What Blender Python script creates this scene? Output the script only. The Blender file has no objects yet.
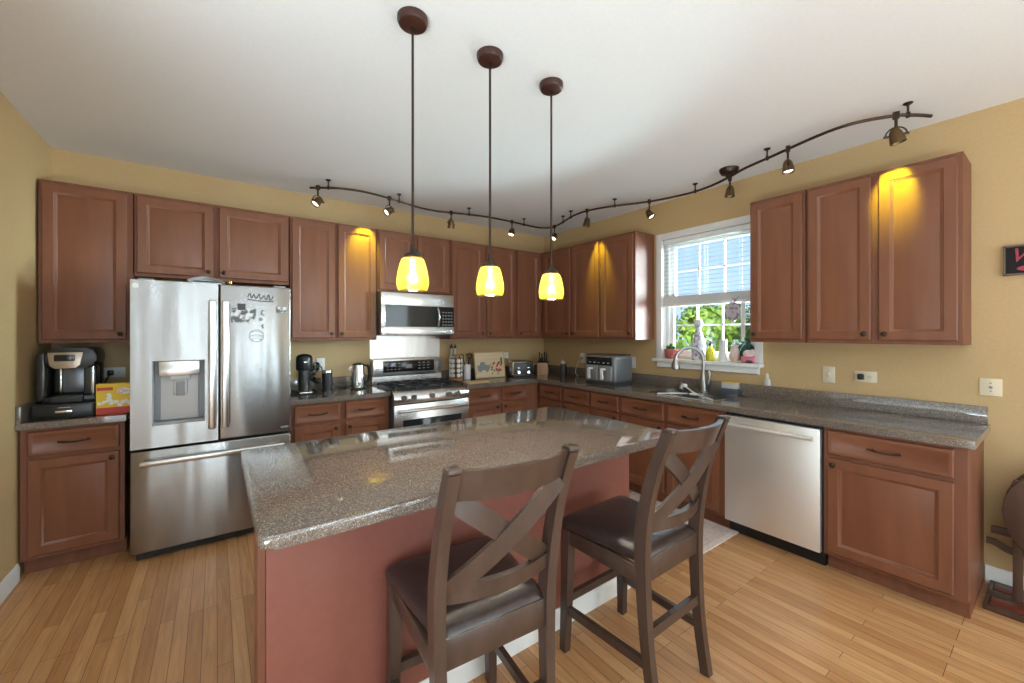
import bpy, bmesh, math, random
from mathutils import Matrix, Vector
random.seed(7)
PI = math.pi
S = bpy.context.scene
C = S.collection

# ------------------------------------------------------------------ camera, sky, lights, exposure
cam_d = bpy.data.cameras.new('camera'); cam = bpy.data.objects.new('camera', cam_d); C.objects.link(cam)
cam.location = (-3.609, -4.219, 1.443)
cam.rotation_euler = (PI/2, 0, -math.radians(36.035))
cam_d.sensor_width = 36.0; cam_d.lens = 407.124/1024*36
cam_d.shift_y = -8.935/1024; cam_d.clip_start = .05
S.camera = cam
S.view_settings.view_transform = 'Standard'; S.view_settings.look = 'None'
S.view_settings.gamma = 1; S.view_settings.use_curve_mapping = False
S.view_settings.exposure = 0.58
S.cycles.use_denoising = True
S.cycles.max_bounces = 10; S.cycles.diffuse_bounces = 8
S.cycles.sample_clamp_indirect = 6

W = bpy.data.worlds.new('sky'); S.world = W; W.use_nodes = True
wn = W.node_tree.nodes; wl = W.node_tree.links; wn.clear()
wo = wn.new('ShaderNodeOutputWorld'); wb = wn.new('ShaderNodeBackground')
tc = wn.new('ShaderNodeTexCoord'); sp = wn.new('ShaderNodeSeparateXYZ'); rmp = wn.new('ShaderNodeValToRGB')
rmp.color_ramp.elements[0].position = 0.0; rmp.color_ramp.elements[0].color = (.52, .70, .93, 1)
rmp.color_ramp.elements[1].position = .5; rmp.color_ramp.elements[1].color = (.16, .36, .80, 1)
wl.new(tc.outputs['Generated'], sp.inputs[0]); wl.new(sp.outputs['Z'], rmp.inputs[0])
wl.new(rmp.outputs[0], wb.inputs[0]); wb.inputs[1].default_value = 1.0
wl.new(wb.outputs[0], wo.inputs[0])

def lamp(name, kind, loc, energy, color=(1, 1, 1), rot=(0, 0, 0), **k):
    d = bpy.data.lights.new(name, kind); d.energy = energy; d.color = color
    for a, v in k.items(): setattr(d, a, v)
    o = bpy.data.objects.new(name, d); C.objects.link(o); o.location = loc; o.rotation_euler = rot
    return o
lamp('sun', 'SUN', (-8, -12, 14), 3.0, (1, .95, .86), (math.radians(48), 0, math.radians(-62)), angle=.01)
# daylight from the rear windows behind the camera, plus one added side fill
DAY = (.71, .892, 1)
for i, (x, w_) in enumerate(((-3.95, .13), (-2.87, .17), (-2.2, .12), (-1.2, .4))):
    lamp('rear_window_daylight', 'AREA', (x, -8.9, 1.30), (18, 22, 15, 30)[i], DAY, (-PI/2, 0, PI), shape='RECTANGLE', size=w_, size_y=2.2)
lamp('dining_side_fill', 'AREA', (-.06, -5.9, 1.2), 35, DAY, (0, PI/2, math.radians(-18)), shape='RECTANGLE', size=1.8, size_y=1.8)  # added fill lamp that brightens the left wall
# added fill lamps out of view, behind the camera and outside the kitchen window
lamp('dining_up_fill', 'AREA', (-3.9, -6.9, .15), 82, DAY, (PI, 0, 0), shape='RECTANGLE', size=4.0, size_y=3.2)  # added uplight near the floor, fills the ceiling
lamp('hall_up_fill', 'AREA', (-5.6, -4.7, .15), 125, DAY, (PI, 0, 0), shape='RECTANGLE', size=1.3, size_y=2.4)  # second added uplight, evens out the ceiling from the left
lamp('outside_low_fill', 'AREA', (1.3, -2.25, .55), 400, DAY, (0, math.radians(130), 0), shape='RECTANGLE', size=1.2, size_y=2.6)  # added lamp below the sill line, aimed up at the kitchen ceiling
lamp('outside_high_fill', 'AREA', (1.6, -2.25, 3.7), 400, DAY, (0, math.radians(50), 0), shape='RECTANGLE', size=1.2, size_y=2.6)  # added lamp above the window view, fills the counter and floor
lamp('outside_side_fill', 'AREA', (4.4, -4.75, 1.9), 2700, DAY, (0, PI/2, math.radians(-29)), shape='RECTANGLE', size=2.6, size_y=3.0)  # added lamp beside the window view, fills the left wall and back cabinets

# ------------------------------------------------------------------ materials
def new_mat(name):
    m = bpy.data.materials.new(name); m.use_nodes = True
    return m, m.node_tree.nodes, m.node_tree.links, m.node_tree.nodes['Principled BSDF']
def P(name, col, rough=.5, metal=0, **k):
    m, n, l, b = new_mat(name)
    b.inputs['Base Color'].default_value = (*col, 1); b.inputs['Roughness'].default_value = rough; b.inputs['Metallic'].default_value = metal
    for a, v in k.items(): b.inputs[a.replace('_', ' ')].default_value = v
    return m
def noise_mat(name, c1, c2, scale=(1, 1, 1), nscale=8, detail=5, rough=.4, metal=0, bump=0, lo=.3, hi=.7, coat=0, distort=0, rough2=None, bdist=.002):
    m, n, l, b = new_mat(name)
    t = n.new('ShaderNodeTexCoord'); mp = n.new('ShaderNodeMapping'); mp.inputs['Scale'].default_value = scale
    nz = n.new('ShaderNodeTexNoise'); nz.inputs['Scale'].default_value = nscale; nz.inputs['Detail'].default_value = detail
    nz.inputs['Distortion'].default_value = distort
    r = n.new('ShaderNodeValToRGB'); r.color_ramp.elements[0].position = lo; r.color_ramp.elements[1].position = hi
    r.color_ramp.elements[0].color = (*c1, 1); r.color_ramp.elements[1].color = (*c2, 1)
    l.new(t.outputs['Object'], mp.inputs[0]); l.new(mp.outputs[0], nz.inputs[0]); l.new(nz.outputs[0], r.inputs[0]); l.new(r.outputs[0], b.inputs['Base Color'])
    b.inputs['Roughness'].default_value = rough; b.inputs['Metallic'].default_value = metal
    b.inputs['Coat Weight'].default_value = coat; b.inputs['Coat Roughness'].default_value = .15
    if bump:
        bp = n.new('ShaderNodeBump'); bp.inputs['Strength'].default_value = bump; bp.inputs['Distance'].default_value = bdist
        l.new(nz.outputs[0], bp.inputs['Height']); l.new(bp.outputs[0], b.inputs['Normal'])
    return m
M = {}
CH1, CH2 = (.175, .064, .033), (.235, .091, .047)
M['wood'] = noise_mat('cherry_wood', CH1, CH2, (7, 7, .8), 2.2, 6, .36, coat=.1, distort=.3, lo=.2, hi=.8)
M['wood_h'] = noise_mat('cherry_wood_cross_grain', CH1, CH2, (.8, .8, 8), 2.2, 6, .36, coat=.1, distort=.3, lo=.2, hi=.8)
M['wood_side'] = noise_mat('cherry_veneer', (.165, .062, .034), (.235, .090, .048), (6, 6, .7), 2.2, 6, .5, coat=0)
for q in ('wood', 'wood_h', 'wood_side'):
    M[q].node_tree.nodes['Principled BSDF'].inputs['Specular IOR Level'].default_value = .3
M['wall'] = noise_mat('tan_wall_paint', (.525, .358, .170), (.555, .380, .184), (1, 1, 1), 60, 3, .62, bump=.05)
M['greige'] = noise_mat('pale_greige_paint', (.40, .385, .355), (.43, .41, .38), (1, 1, 1), 40, 3, .7)
M['ceil'] = noise_mat('white_ceiling_paint', (.83, .83, .825), (.86, .86, .855), (1, 1, 1), 90, 3, .9, bump=.08)
M['white'] = P('white_trim_paint', (.80, .79, .76), .35)
M['vinyl'] = P('white_window_vinyl', (.85, .85, .84), .3)
M['slat'] = P('shaded_white_slat', (.40, .375, .34), .45)  # white slats with their backlit shade put into a darker colour
M['maroon'] = noise_mat('maroon_painted_panel', (.235, .078, .056), (.255, .086, .062), (1, 1, 1), 30, 3, .42, bump=.03)
M['bronze'] = P('oil_rubbed_bronze', (.055, .034, .024), .38, .75)
M['canopy'] = P('reddish_bronze_paint', (.060, .022, .015), .4, .2)
M['brass'] = P('aged_bronze_lamp_head', (.16, .10, .045), .35, .85)
M['black'] = P('black_plastic', (.012, .011, .011), .36)
M['blackm'] = P('black_matte_plastic', (.02, .019, .019), .6)
M['iron'] = P('cast_iron', (.018, .018, .019), .55, .2)
M['dark'] = P('dark_charcoal_side', (.10, .105, .11), .5, .3)
M['chrome'] = P('polished_steel', (.72, .71, .69), .16, 1)
M['nickel'] = P('brushed_nickel', (.42, .40, .38), .3, 1)
M['grey'] = P('grey_plastic', (.30, .31, .32), .4)
M['ltgrey'] = P('light_grey_plastic', (.55, .55, .55), .4)
M['cream'] = P('ivory_plate_plastic', (.72, .62, .45), .4)
M['plate'] = P('white_plate_plastic', (.78, .76, .72), .4)
M['glass'] = P('clear_glass', (.97, 1, .99), .03, 0, Transmission_Weight=1.0, IOR=1.15)
def thin_pane():
    m, n, l, b = new_mat('thin_window_glass'); n.remove(b)
    tr = n.new('ShaderNodeBsdfTransparent'); gl = n.new('ShaderNodeBsdfGlossy'); gl.inputs['Roughness'].default_value = .02
    fr = n.new('ShaderNodeFresnel'); fr.inputs[0].default_value = 1.45; mx = n.new('ShaderNodeMixShader')
    tr.inputs[0].default_value = (.96, .98, .97, 1)
    l.new(fr.outputs[0], mx.inputs[0]); l.new(tr.outputs[0], mx.inputs[1]); l.new(gl.outputs[0], mx.inputs[2]); l.new(mx.outputs[0], n['Material Output'].inputs[0])
    return m
M['pane'] = thin_pane()
M['dglass'] = P('dark_oven_glass', (.02, .022, .024), .06)
M['yellow'] = P('yellow_card', (.75, .50, .02), .45)
M['red'] = P('red_card', (.55, .045, .03), .5)
M['pink'] = P('pink_print', (.72, .22, .30), .5)
M['wcard'] = P('white_card', (.82, .80, .76), .5)
M['ltwood'] = noise_mat('light_maple', (.55, .36, .19), (.66, .46, .26), (3, 20, 20), 2, 4, .45)
M['blockwood'] = noise_mat('knife_block_wood', (.42, .22, .12), (.52, .29, .16), (8, 8, 1.5), 3, 4, .4)
M['boardcream'] = noise_mat('cream_board', (.62, .50, .32), (.70, .58, .38), (2, 20, 20), 2, 4, .5)
M['leaf1'] = noise_mat('sunny_leaf', (.10, .20, .02), (.30, .42, .06), (1, 1, 1), 3, 3, .6)
M['leaf2'] = noise_mat('deep_green_leaf', (.03, .09, .015), (.12, .22, .04), (1, 1, 1), 3, 3, .6)
M['bark'] = noise_mat('bark', (.05, .035, .02), (.12, .09, .06), (4, 4, 1), 5, 4, .9)
M['lawn'] = noise_mat('lawn_green', (.05, .11, .02), (.12, .2, .05), (1, 1, 1), 9, 4, .9)
M['soap'] = P('yellow_soap', (.75, .68, .03), .1, 0, Transmission_Weight=.3)
M['ceramic'] = P('white_ceramic', (.78, .75, .74), .2)
M['ceramicblue'] = noise_mat('painted_ceramic', (.75, .72, .74), (.25, .22, .40), (1, 1, 1), 26, 2, .2, lo=.5, hi=.62)
M['redpot'] = noise_mat('red_glazed_pot', (.42, .06, .06), (.6, .22, .2), (1, 1, 1), 30, 2, .3)
M['skull'] = noise_mat('painted_ornament', (.62, .56, .58), (.30, .20, .34), (1, 1, 1), 34, 2, .35, lo=.5, hi=.6)
M['blush'] = noise_mat('blush_marble', (.62, .40, .34), (.75, .62, .56), (1, 1, 1), 20, 3, .3)
M['teal'] = P('dark_green_glass', (.02, .07, .06), .12)
M['seat'] = noise_mat('dark_brown_leather', (.030, .018, .016), (.045, .028, .024), (1, 1, 1), 45, 4, .30, bump=.12, coat=.1)
M['stool'] = noise_mat('espresso_wood', (.050, .028, .020), (.078, .046, .034), (7, 7, 2), 3, 5, .36, coat=.15)
M['chairold'] = noise_mat('walnut_stain', (.07, .036, .023), (.11, .058, .038), (7, 7, 1.2), 3, 5, .4)
M['maho'] = noise_mat('dark_red_wood', (.13, .025, .015), (.18, .04, .025), (7, 7, 1.2), 3, 5, .35)
M['rug'] = noise_mat('pale_pink_woven_rug', (.52, .40, .35), (.66, .55, .49), (1, 1, 1), 42, 3, .95, bump=.3)
M['rugb'] = noise_mat('rug_border', (.62, .52, .46), (.72, .63, .57), (1, 1, 1), 60, 3, .95, bump=.3)
M['photo'] = noise_mat('photo_print', (.06, .06, .065), (.62, .60, .58), (1, 1, 1), 22, 3, .3, lo=.45, hi=.55)
M['ink'] = P('dark_ink', (.05, .05, .055), .5)
M['gmark'] = P('grey_mark', (.25, .25, .26), .5)
M['blue'] = P('slate_blue', (.055, .075, .10), .4)
M['spongey'] = P('yellow_sponge', (.70, .50, .16), .9)
M['spice'] = noise_mat('ground_spice', (.20, .08, .03), (.40, .2, .08), (1, 1, 1), 18, 2, .7)
M['siding'] = P('display_black', (.015, .013, .014), .12)
M['cord'] = P('black_cord', (.015, .015, .015), .5)
M['signred'] = P('sign_pink_red', (.36, .06, .09), .7, Specular_IOR_Level=.2)
M['signdark'] = P('sign_charcoal', (.022, .019, .019), .8, Specular_IOR_Level=.15)

def emis(name, col, st):
    m, n, l, b = new_mat(name)
    b.inputs['Base Color'].default_value = (*col, 1); b.inputs['Emission Color'].default_value = (*col, 1); b.inputs['Emission Strength'].default_value = st
    return m
M['bulb'] = emis('lit_bulb', (1, .93, .78), 3)
M['pbulb'] = emis('lit_pendant_bulb', (1, .92, .72), 130)
M['led'] = emis('blue_display_digits', (.4, .6, .9), .6)

def shade_mat():
    m, n, l, b = new_mat('amber_art_glass'); n.remove(b)
    out = n['Material Output']
    t = n.new('ShaderNodeTexCoord'); nz = n.new('ShaderNodeTexNoise'); nz.inputs['Scale'].default_value = 9; nz.inputs['Distortion'].default_value = 2.5
    r = n.new('ShaderNodeValToRGB'); r.color_ramp.elements[0].position = .35; r.color_ramp.elements[1].position = .62
    r.color_ramp.elements[0].color = (1, .80, .16, 1); r.color_ramp.elements[1].color = (1, .88, .30, 1)
    tr = n.new('ShaderNodeBsdfTranslucent'); rf = n.new('ShaderNodeBsdfRefraction'); rf.inputs['Roughness'].default_value = .65; rf.inputs['IOR'].default_value = 1.05
    gl = n.new('ShaderNodeBsdfGlossy'); gl.inputs['Roughness'].default_value = .12
    mx = n.new('ShaderNodeMixShader'); mx.inputs[0].default_value = .35; mx2 = n.new('ShaderNodeMixShader'); mx2.inputs[0].default_value = .04
    l.new(t.outputs['Object'], nz.inputs[0]); l.new(nz.outputs[0], r.inputs[0])
    l.new(r.outputs[0], tr.inputs[0]); rf.inputs[0].default_value = (1, .95, .72, 1)
    l.new(tr.outputs[0], mx.inputs[1]); l.new(rf.outputs[0], mx.inputs[2]); l.new(mx.outputs[0], mx2.inputs[1]); l.new(gl.outputs[0], mx2.inputs[2])
    l.new(mx2.outputs[0], out.inputs[0])
    return m
M['shade'] = shade_mat()

def granite():
    m, n, l, b = new_mat('speckled_brown_quartz')
    t = n.new('ShaderNodeTexCoord')
    v = n.new('ShaderNodeTexVoronoi'); v.inputs['Scale'].default_value = 430
    r = n.new('ShaderNodeValToRGB'); e = r.color_ramp.elements
    e[0].position = 0; e[0].color = (.072, .057, .048, 1); e[1].position = 1; e[1].color = (.50, .42, .34, 1)
    a = e.new(.35); a.color = (.13, .104, .086, 1); a = e.new(.7); a.color = (.175, .14, .116, 1); a = e.new(.92); a.color = (.26, .21, .175, 1)
    sx = n.new('ShaderNodeSeparateColor')
    l.new(t.outputs['Object'], v.inputs['Vector']); l.new(v.outputs['Color'], sx.inputs[0]); l.new(sx.outputs[0], r.inputs[0]); l.new(r.outputs[0], b.inputs['Base Color'])
    b.inputs['Roughness'].default_value = .075
    b.inputs['IOR'].default_value = 1.85
    return m
M['stone'] = granite()

def steel(name, base=(.37, .362, .352), rough=.27, wav=.16, aniso=.85, vertical=True):
    m, n, l, b = new_mat(name)
    b.inputs['Anisotropic'].default_value = aniso
    if aniso:
        tg = n.new('ShaderNodeTangent'); tg.direction_type = 'RADIAL'; tg.axis = 'Z'; l.new(tg.outputs[0], b.inputs['Tangent']); b.inputs['Anisotropic Rotation'].default_value = .25
    b.inputs['Base Color'].default_value = (*base, 1); b.inputs['Metallic'].default_value = 1; b.inputs['Roughness'].default_value = rough
    t = n.new('ShaderNodeTexCoord'); mp = n.new('ShaderNodeMapping'); mp.inputs['Scale'].default_value = (4.2, 4.2, .5) if vertical else (.5, .5, 3)
    nz = n.new('ShaderNodeTexNoise'); nz.inputs['Scale'].default_value = 1.6; nz.inputs['Detail'].default_value = 1
    mp2 = n.new('ShaderNodeMapping'); mp2.inputs['Scale'].default_value = (4, 4, 300)
    nz2 = n.new('ShaderNodeTexNoise'); nz2.inputs['Scale'].default_value = 3
    b1 = n.new('ShaderNodeBump'); b1.inputs['Strength'].default_value = wav; b1.inputs['Distance'].default_value = .05
    b2 = n.new('ShaderNodeBump'); b2.inputs['Strength'].default_value = .05; b2.inputs['Distance'].default_value = .001
    l.new(t.outputs['Object'], mp.inputs[0]); l.new(mp.outputs[0], nz.inputs[0]); l.new(nz.outputs[0], b1.inputs['Height'])
    l.new(t.outputs['Object'], mp2.inputs[0]); l.new(mp2.outputs[0], nz2.inputs[0]); l.new(nz2.outputs[0], b2.inputs['Height'])
    l.new(b1.outputs[0], b2.inputs['Normal']); l.new(b2.outputs[0], b.inputs['Normal'])
    return m
M['steel'] = steel('stainless_steel')
M['steel2'] = steel('stainless_dishwasher', (.86, .85, .83), .42, .05, .6)
M['steel2'].node_tree.nodes['Principled BSDF'].inputs['Metallic'].default_value = .82
M['steel3'] = steel('stainless_range', (.74, .73, .71), .27, .05, 0)

def floor_mat():
    m, n, l, b = new_mat('oak_strip_floor')
    t = n.new('ShaderNodeTexCoord'); mp = n.new('ShaderNodeMapping'); mp.inputs['Rotation'].default_value = (0, 0, PI/2)
    br = n.new('ShaderNodeTexBrick'); br.offset = .37; br.offset_frequency = 3; br.squash = 1
    br.inputs['Scale'].default_value = 1; br.inputs['Brick Width'].default_value = .78; br.inputs['Row Height'].default_value = .0572
    br.inputs['Mortar Size'].default_value = .0011; br.inputs['Mortar Smooth'].default_value = .2; br.inputs['Bias'].default_value = 0
    br.inputs['Color1'].default_value = (0, 0, 0, 1); br.inputs['Color2'].default_value = (1, 1, 1, 1); br.inputs['Mortar'].default_value = (.5, .5, .5, 1)
    r = n.new('ShaderNodeValToRGB'); e = r.color_ramp.elements
    e[0].position = 0; e[0].color = (.50, .245, .098, 1); e[1].position = 1; e[1].color = (.66, .375, .175, 1)
    a = e.new(.5); a.color = (.585, .312, .137, 1)
    mp2 = n.new('ShaderNodeMapping'); mp2.inputs['Scale'].default_value = (26, 1.6, 1)
    nz = n.new('ShaderNodeTexNoise'); nz.inputs['Scale'].default_value = 2.4; nz.inputs['Detail'].default_value = 6; nz.inputs['Distortion'].default_value = .8
    hs = n.new('ShaderNodeMix'); hs.data_type = 'RGBA'; hs.blend_type = 'MULTIPLY'; hs.inputs[0].default_value = .55
    r2 = n.new('ShaderNodeValToRGB'); r2.color_ramp.elements[0].position = .3; r2.color_ramp.elements[1].position = .62
    r2.color_ramp.elements[0].color = (.62, .55, .50, 1); r2.color_ramp.elements[1].color = (1, 1, 1, 1)
    mm = n.new('ShaderNodeMix'); mm.data_type = 'RGBA'; mm.inputs['B'].default_value = (.10, .045, .02, 1)
    l.new(t.outputs['Object'], mp.inputs[0]); l.new(mp.outputs[0], br.inputs[0]); l.new(br.outputs['Color'], r.inputs[0])
    l.new(t.outputs['Object'], mp2.inputs[0]); l.new(mp2.outputs[0], nz.inputs[0]); l.new(nz.outputs[0], r2.inputs[0])
    l.new(r.outputs[0], hs.inputs['A']); l.new(r2.outputs[0], hs.inputs['B'])
    l.new(hs.outputs['Result'], mm.inputs['A']); l.new(br.outputs['Fac'], mm.inputs['Factor'])
    l.new(mm.outputs['Result'], b.inputs['Base Color'])
    b.inputs['Roughness'].default_value = .3
    bp = n.new('ShaderNodeBump'); bp.inputs['Strength'].default_value = .25; bp.inputs['Distance'].default_value = .001; bp.invert = True
    l.new(br.outputs['Fac'], bp.inputs['Height']); l.new(bp.outputs[0], b.inputs['Normal'])
    return m
M['floor'] = floor_mat()

# ------------------------------------------------------------------ mesh helpers
I4 = Matrix.Identity(4)
class MB:
    """collects shapes; every added shape can be placed by a matrix"""
    def __init__(s, T=None): s.bm = bmesh.new(); s.T = T or I4
    def add(s, t, Mx=None, m=0):
        X = s.T @ (Mx or I4)
        vm = [s.bm.verts.new(X @ v.co) for v in t.verts]
        t.verts.index_update()
        for f in t.faces:
            try:
                nf = s.bm.faces.new([vm[v.index] for v in f.verts]); nf.material_index = m if m is not None else f.material_index
            except ValueError: pass
        t.free(); return s
    def box(s, x0, x1, y0, y1, z0, z1, b=0, seg=2, m=0, Mx=None):
        t = bmesh.new(); bmesh.ops.create_cube(t, size=1)
        for v in t.verts: v.co = Vector((x0+(v.co.x+.5)*(x1-x0), y0+(v.co.y+.5)*(y1-y0), z0+(v.co.z+.5)*(z1-z0)))
        if b: bmesh.ops.bevel(t, geom=list(t.edges), offset=b, segments=seg, profile=.5, affect='EDGES', clamp_overlap=True)
        return s.add(t, Mx, m)
    def lathe(s, prof, c=(0, 0, 0), n=20, Mx=None, m=0, sx=1, sy=1):
        t = bmesh.new(); rings = []
        for r, z in prof:
            if r < 1e-6: rings.append([t.verts.new((c[0], c[1], c[2]+z))])
            else: rings.append([t.verts.new((c[0]+r*sx*math.cos(2*PI*i/n), c[1]+r*sy*math.sin(2*PI*i/n), c[2]+z)) for i in range(n)])
        for a, b in zip(rings, rings[1:]):
            for i in range(n):
                j = (i+1) % n
                if len(a) == 1 and len(b) == 1: continue
                if len(a) == 1: t.faces.new((a[0], b[j], b[i]))
                elif len(b) == 1: t.faces.new((a[i], a[j], b[0]))
                else: t.faces.new((a[i], a[j], b[j], b[i]))
        return s.add(t, Mx, m)
    def cyl(s, p0, p1, r0, r1=None, n=16, m=0, Mx=None):
        r1 = r0 if r1 is None else r1
        p0, p1 = Vector(p0), Vector(p1); d = p1-p0
        q = d.to_track_quat('Z', 'Y').to_matrix().to_4x4(); q.translation = p0
        X = (Mx or I4) @ q
        return s.lathe([(0, 0), (r0, 0), (r1, d.length), (0, d.length)], n=n, Mx=X, m=m)
    def tube(s, pts, r, n=8, m=0, Mx=None, closed=False, sq=None):
        pts = [Vector(p) for p in pts]; t = bmesh.new(); rings = []; up = None
        N = len(pts)
        for i, p in enumerate(pts):
            a = pts[(i-1) % N] if closed or i else p; b = pts[(i+1) % N] if closed or i < N-1 else p
            d = (b-a).normalized()
            if up is None: up = Vector((0, 0, 1)) if abs(d.z) < .9 else Vector((0, 1, 0))
            x = d.cross(up).normalized(); y = x.cross(d).normalized(); up = y
            rr = r[i] if isinstance(r, (list, tuple)) else r
            if sq:
                w, h = sq[i] if isinstance(sq[0], (list, tuple)) else sq
                rings.append([t.verts.new(p+x*u*w/2+y*v*h/2) for u, v in ((-1, -1), (1, -1), (1, 1), (-1, 1))])
            else: rings.append([t.verts.new(p+(x*math.cos(2*PI*k/n)+y*math.sin(2*PI*k/n))*rr) for k in range(n)])
        n = len(rings[0])
        for i in range(N if closed else N-1):
            a, b = rings[i], rings[(i+1) % N]
            for k in range(n): t.faces.new((a[k], a[(k+1) % n], b[(k+1) % n], b[k]))
        if not closed:
            t.faces.new(rings[0][::-1]); t.faces.new(rings[-1])
        return s.add(t, Mx, m)
    def prism(s, poly, d, Mx=None, m=0, b=0, seg=2):
        """polygon in xy, extruded 0..d in z"""
        t = bmesh.new(); lo = [t.verts.new((x, y, 0)) for x, y in poly]; hi = [t.verts.new((x, y, d)) for x, y in poly]
        k = len(poly); t.faces.new(lo[::-1]); t.faces.new(hi)
        for i in range(k): t.faces.new((lo[i], lo[(i+1) % k], hi[(i+1) % k], hi[i]))
        if b:
            es = [e for e in t.edges if abs(e.verts[0].co.z-e.verts[1].co.z) < 1e-6]
            bmesh.ops.bevel(t, geom=es, offset=b, segments=seg, profile=.5, affect='EDGES', clamp_overlap=True)
        return s.add(t, Mx, m)
    def sphere(s, c, r, m=0, sx=1, sy=1, sz=1, n=14, Mx=None):
        prof = [(r*math.sin(PI*i/(n//2)), -r*math.cos(PI*i/(n//2))*sz) for i in range(n//2+1)]
        return s.lathe(prof, c, n, Mx, m, sx, sy)
    def text(s, body, size, Mx, m=0, depth=.0006, shear=0, align='CENTER'):
        cu = bpy.data.curves.new('text', 'FONT'); cu.body = body; cu.size = size; cu.extrude = depth; cu.shear = shear; cu.align_x = align; cu.resolution_u = 3
        o = bpy.data.objects.new('text', cu)
        me = bpy.data.meshes.new_from_object(o); t = bmesh.new(); t.from_mesh(me)
        bpy.data.objects.remove(o); bpy.data.curves.remove(cu); bpy.data.meshes.remove(me)
        return s.add(t, Mx, m)
def V(x, y, z): return Matrix.Translation((x, y, z))
def R(a, ax='Z'): return Matrix.Rotation(a, 4, ax)
def rect_round(x0, x1, y0, y1, r, n=4):
    out = []
    for cx, cy, a0 in ((x1-r, y1-r, 0), (x0+r, y1-r, 90), (x0+r, y0+r, 180), (x1-r, y0+r, 270)):
        for i in range(n+1):
            a = math.radians(a0+90*i/n); out.append((cx+r*math.cos(a), cy+r*math.sin(a)))
    return out
def smooth_path(pts, k=6):
    pts = [Vector(p) for p in pts]; out = []
    for i in range(len(pts)-1):
        p0 = pts[max(0, i-1)]; p1 = pts[i]; p2 = pts[i+1]; p3 = pts[min(len(pts)-1, i+2)]
        for j in range(k):
            t = j/k
            out.append(.5*((2*p1)+(p2-p0)*t+(2*p0-5*p1+4*p2-p3)*t*t+(3*p1-p0-3*p2+p3)*t**3))
    out.append(pts[-1]); return out

ORG = {}
def obj(name, mb, mats, parent=None, ang=38, smooth=True, org=None, recalc=True):
    """links one mesh object; geometry was collected in the frame of its thing (or the world, minus the thing's place)"""
    bm = mb.bm
    o_ = org if org is not None else (ORG.get(parent.name, Vector()) if parent else Vector())
    o_ = Vector(o_)
    for v in bm.verts: v.co -= o_
    if recalc: bmesh.ops.recalc_face_normals(bm, faces=bm.faces)
    if smooth:
        for f in bm.faces: f.smooth = True
        ca = math.radians(ang)
        for e in bm.edges:
            if len(e.link_faces) == 2 and e.calc_face_angle(0) > ca: e.smooth = False
    me = bpy.data.meshes.new(name); bm.to_mesh(me); bm.free()
    if not isinstance(mats, (list, tuple)): mats = [mats]
    for m in mats: me.materials.append(M[m] if isinstance(m, str) else m)
    o = bpy.data.objects.new(name, me); C.objects.link(o)
    if parent: o.parent = parent; ORG[o.name] = o_
    else: o.location = o_
    return o
def tag(o, label, cat, group=None, kind=None):
    o['label'] = label; o['category'] = cat
    if group: o['group'] = group
    if kind: o['kind'] = kind
    return o
def thing(name, label, cat, loc=(0, 0, 0), group=None, rz=0, world=True):
    """an Empty at the thing's base; parts are given in world space when world, else in the thing's own frame"""
    o = bpy.data.objects.new(name, None); o.empty_display_size = .1; C.objects.link(o); o.location = loc; o.rotation_euler.z = rz
    ORG[o.name] = Vector(loc) if world else Vector()
    return tag(o, label, cat, group)
def solo(name, mb, mats, label, cat, org, group=None, ang=38):
    o = obj(name, mb, mats, None, ang, org=org); return tag(o, label, cat, group)
def struct(name, mb, mats, parent=None, ang=38):
    o = obj(name, mb, mats, parent, ang)
    if not parent: o['kind'] = 'structure'
    return o
def dup(root, loc, rz=None, label=None):
    r = root.copy(); C.objects.link(r); r.location = loc
    if rz is not None: r.rotation_euler.z = rz
    if label: r['label'] = label
    for ch in root.children:
        c = ch.copy(); C.objects.link(c); c.parent = r
        for g in ch.children:
            d = g.copy(); C.objects.link(d); d.parent = c
    return r

# wall frames: u runs along the wall to the viewer's right, v out of the wall into the room
TB = Matrix(((1, 0, 0, 0), (0, -1, 0, 0), (0, 0, 1, 0), (0, 0, 0, 1)))
TR = Matrix(((0, -1, 0, 0), (-1, 0, 0, 0), (0, 0, 1, 0), (0, 0, 0, 1)))

# ------------------------------------------------------------------ the setting
XL, ZC, YR = -4.545, 2.741, -9.0
WY0, WY1, WZ0, WZ1 = -2.69, -1.80, 1.19, 2.375      # kitchen window opening
struct('floor', MB().box(-6.5, .16, YR, .16, -.12, 0), 'floor')
struct('ceiling', MB().box(-6.5, .16, YR, .16, ZC, ZC+.12), 'ceil')
struct('wall_back', MB().box(XL-.14, .15, 0, .15, 0, ZC), 'wall')
struct('wall_left', MB().box(XL-.14, XL, -3.0, 0, 0, ZC), 'wall')
w = MB()
w.box(0, .15, YR, WY0, 0, ZC).box(0, .15, WY1, 0, 0, ZC).box(0, .15, WY0, WY1, 0, WZ0).box(0, .15, WY0, WY1, WZ1, ZC)
struct('wall_right', w, 'wall')
struct('wall_rear', MB().box(-6.5, .15, YR-.15, YR, 0, ZC), 'greige')
struct('wall_dining_side', MB().box(-6.5, -6.36, YR, -2.86, 0, ZC).box(-6.5, XL-.14, -3.0, -2.86, 0, ZC), 'greige')
def baseboard(name, T, u0, u1):
    w = MB(T); w.prism([(0, 0), (.014, 0), (.014, .075), (.009, .09), (.006, .1), (0, .1)], u1-u0, Matrix(((0, 0, 1, u0), (1, 0, 0, 0), (0, 1, 0, 0), (0, 0, 0, 1))))
    struct(name, w, 'white')
TLw = Matrix(((0, 1, 0, XL), (1, 0, 0, 0), (0, 0, 1, 0), (0, 0, 0, 1)))
baseboard('baseboard_left', TLw, -3.0, -.615)
baseboard('baseboard_right', TR, 3.925, 9.0)

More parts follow.
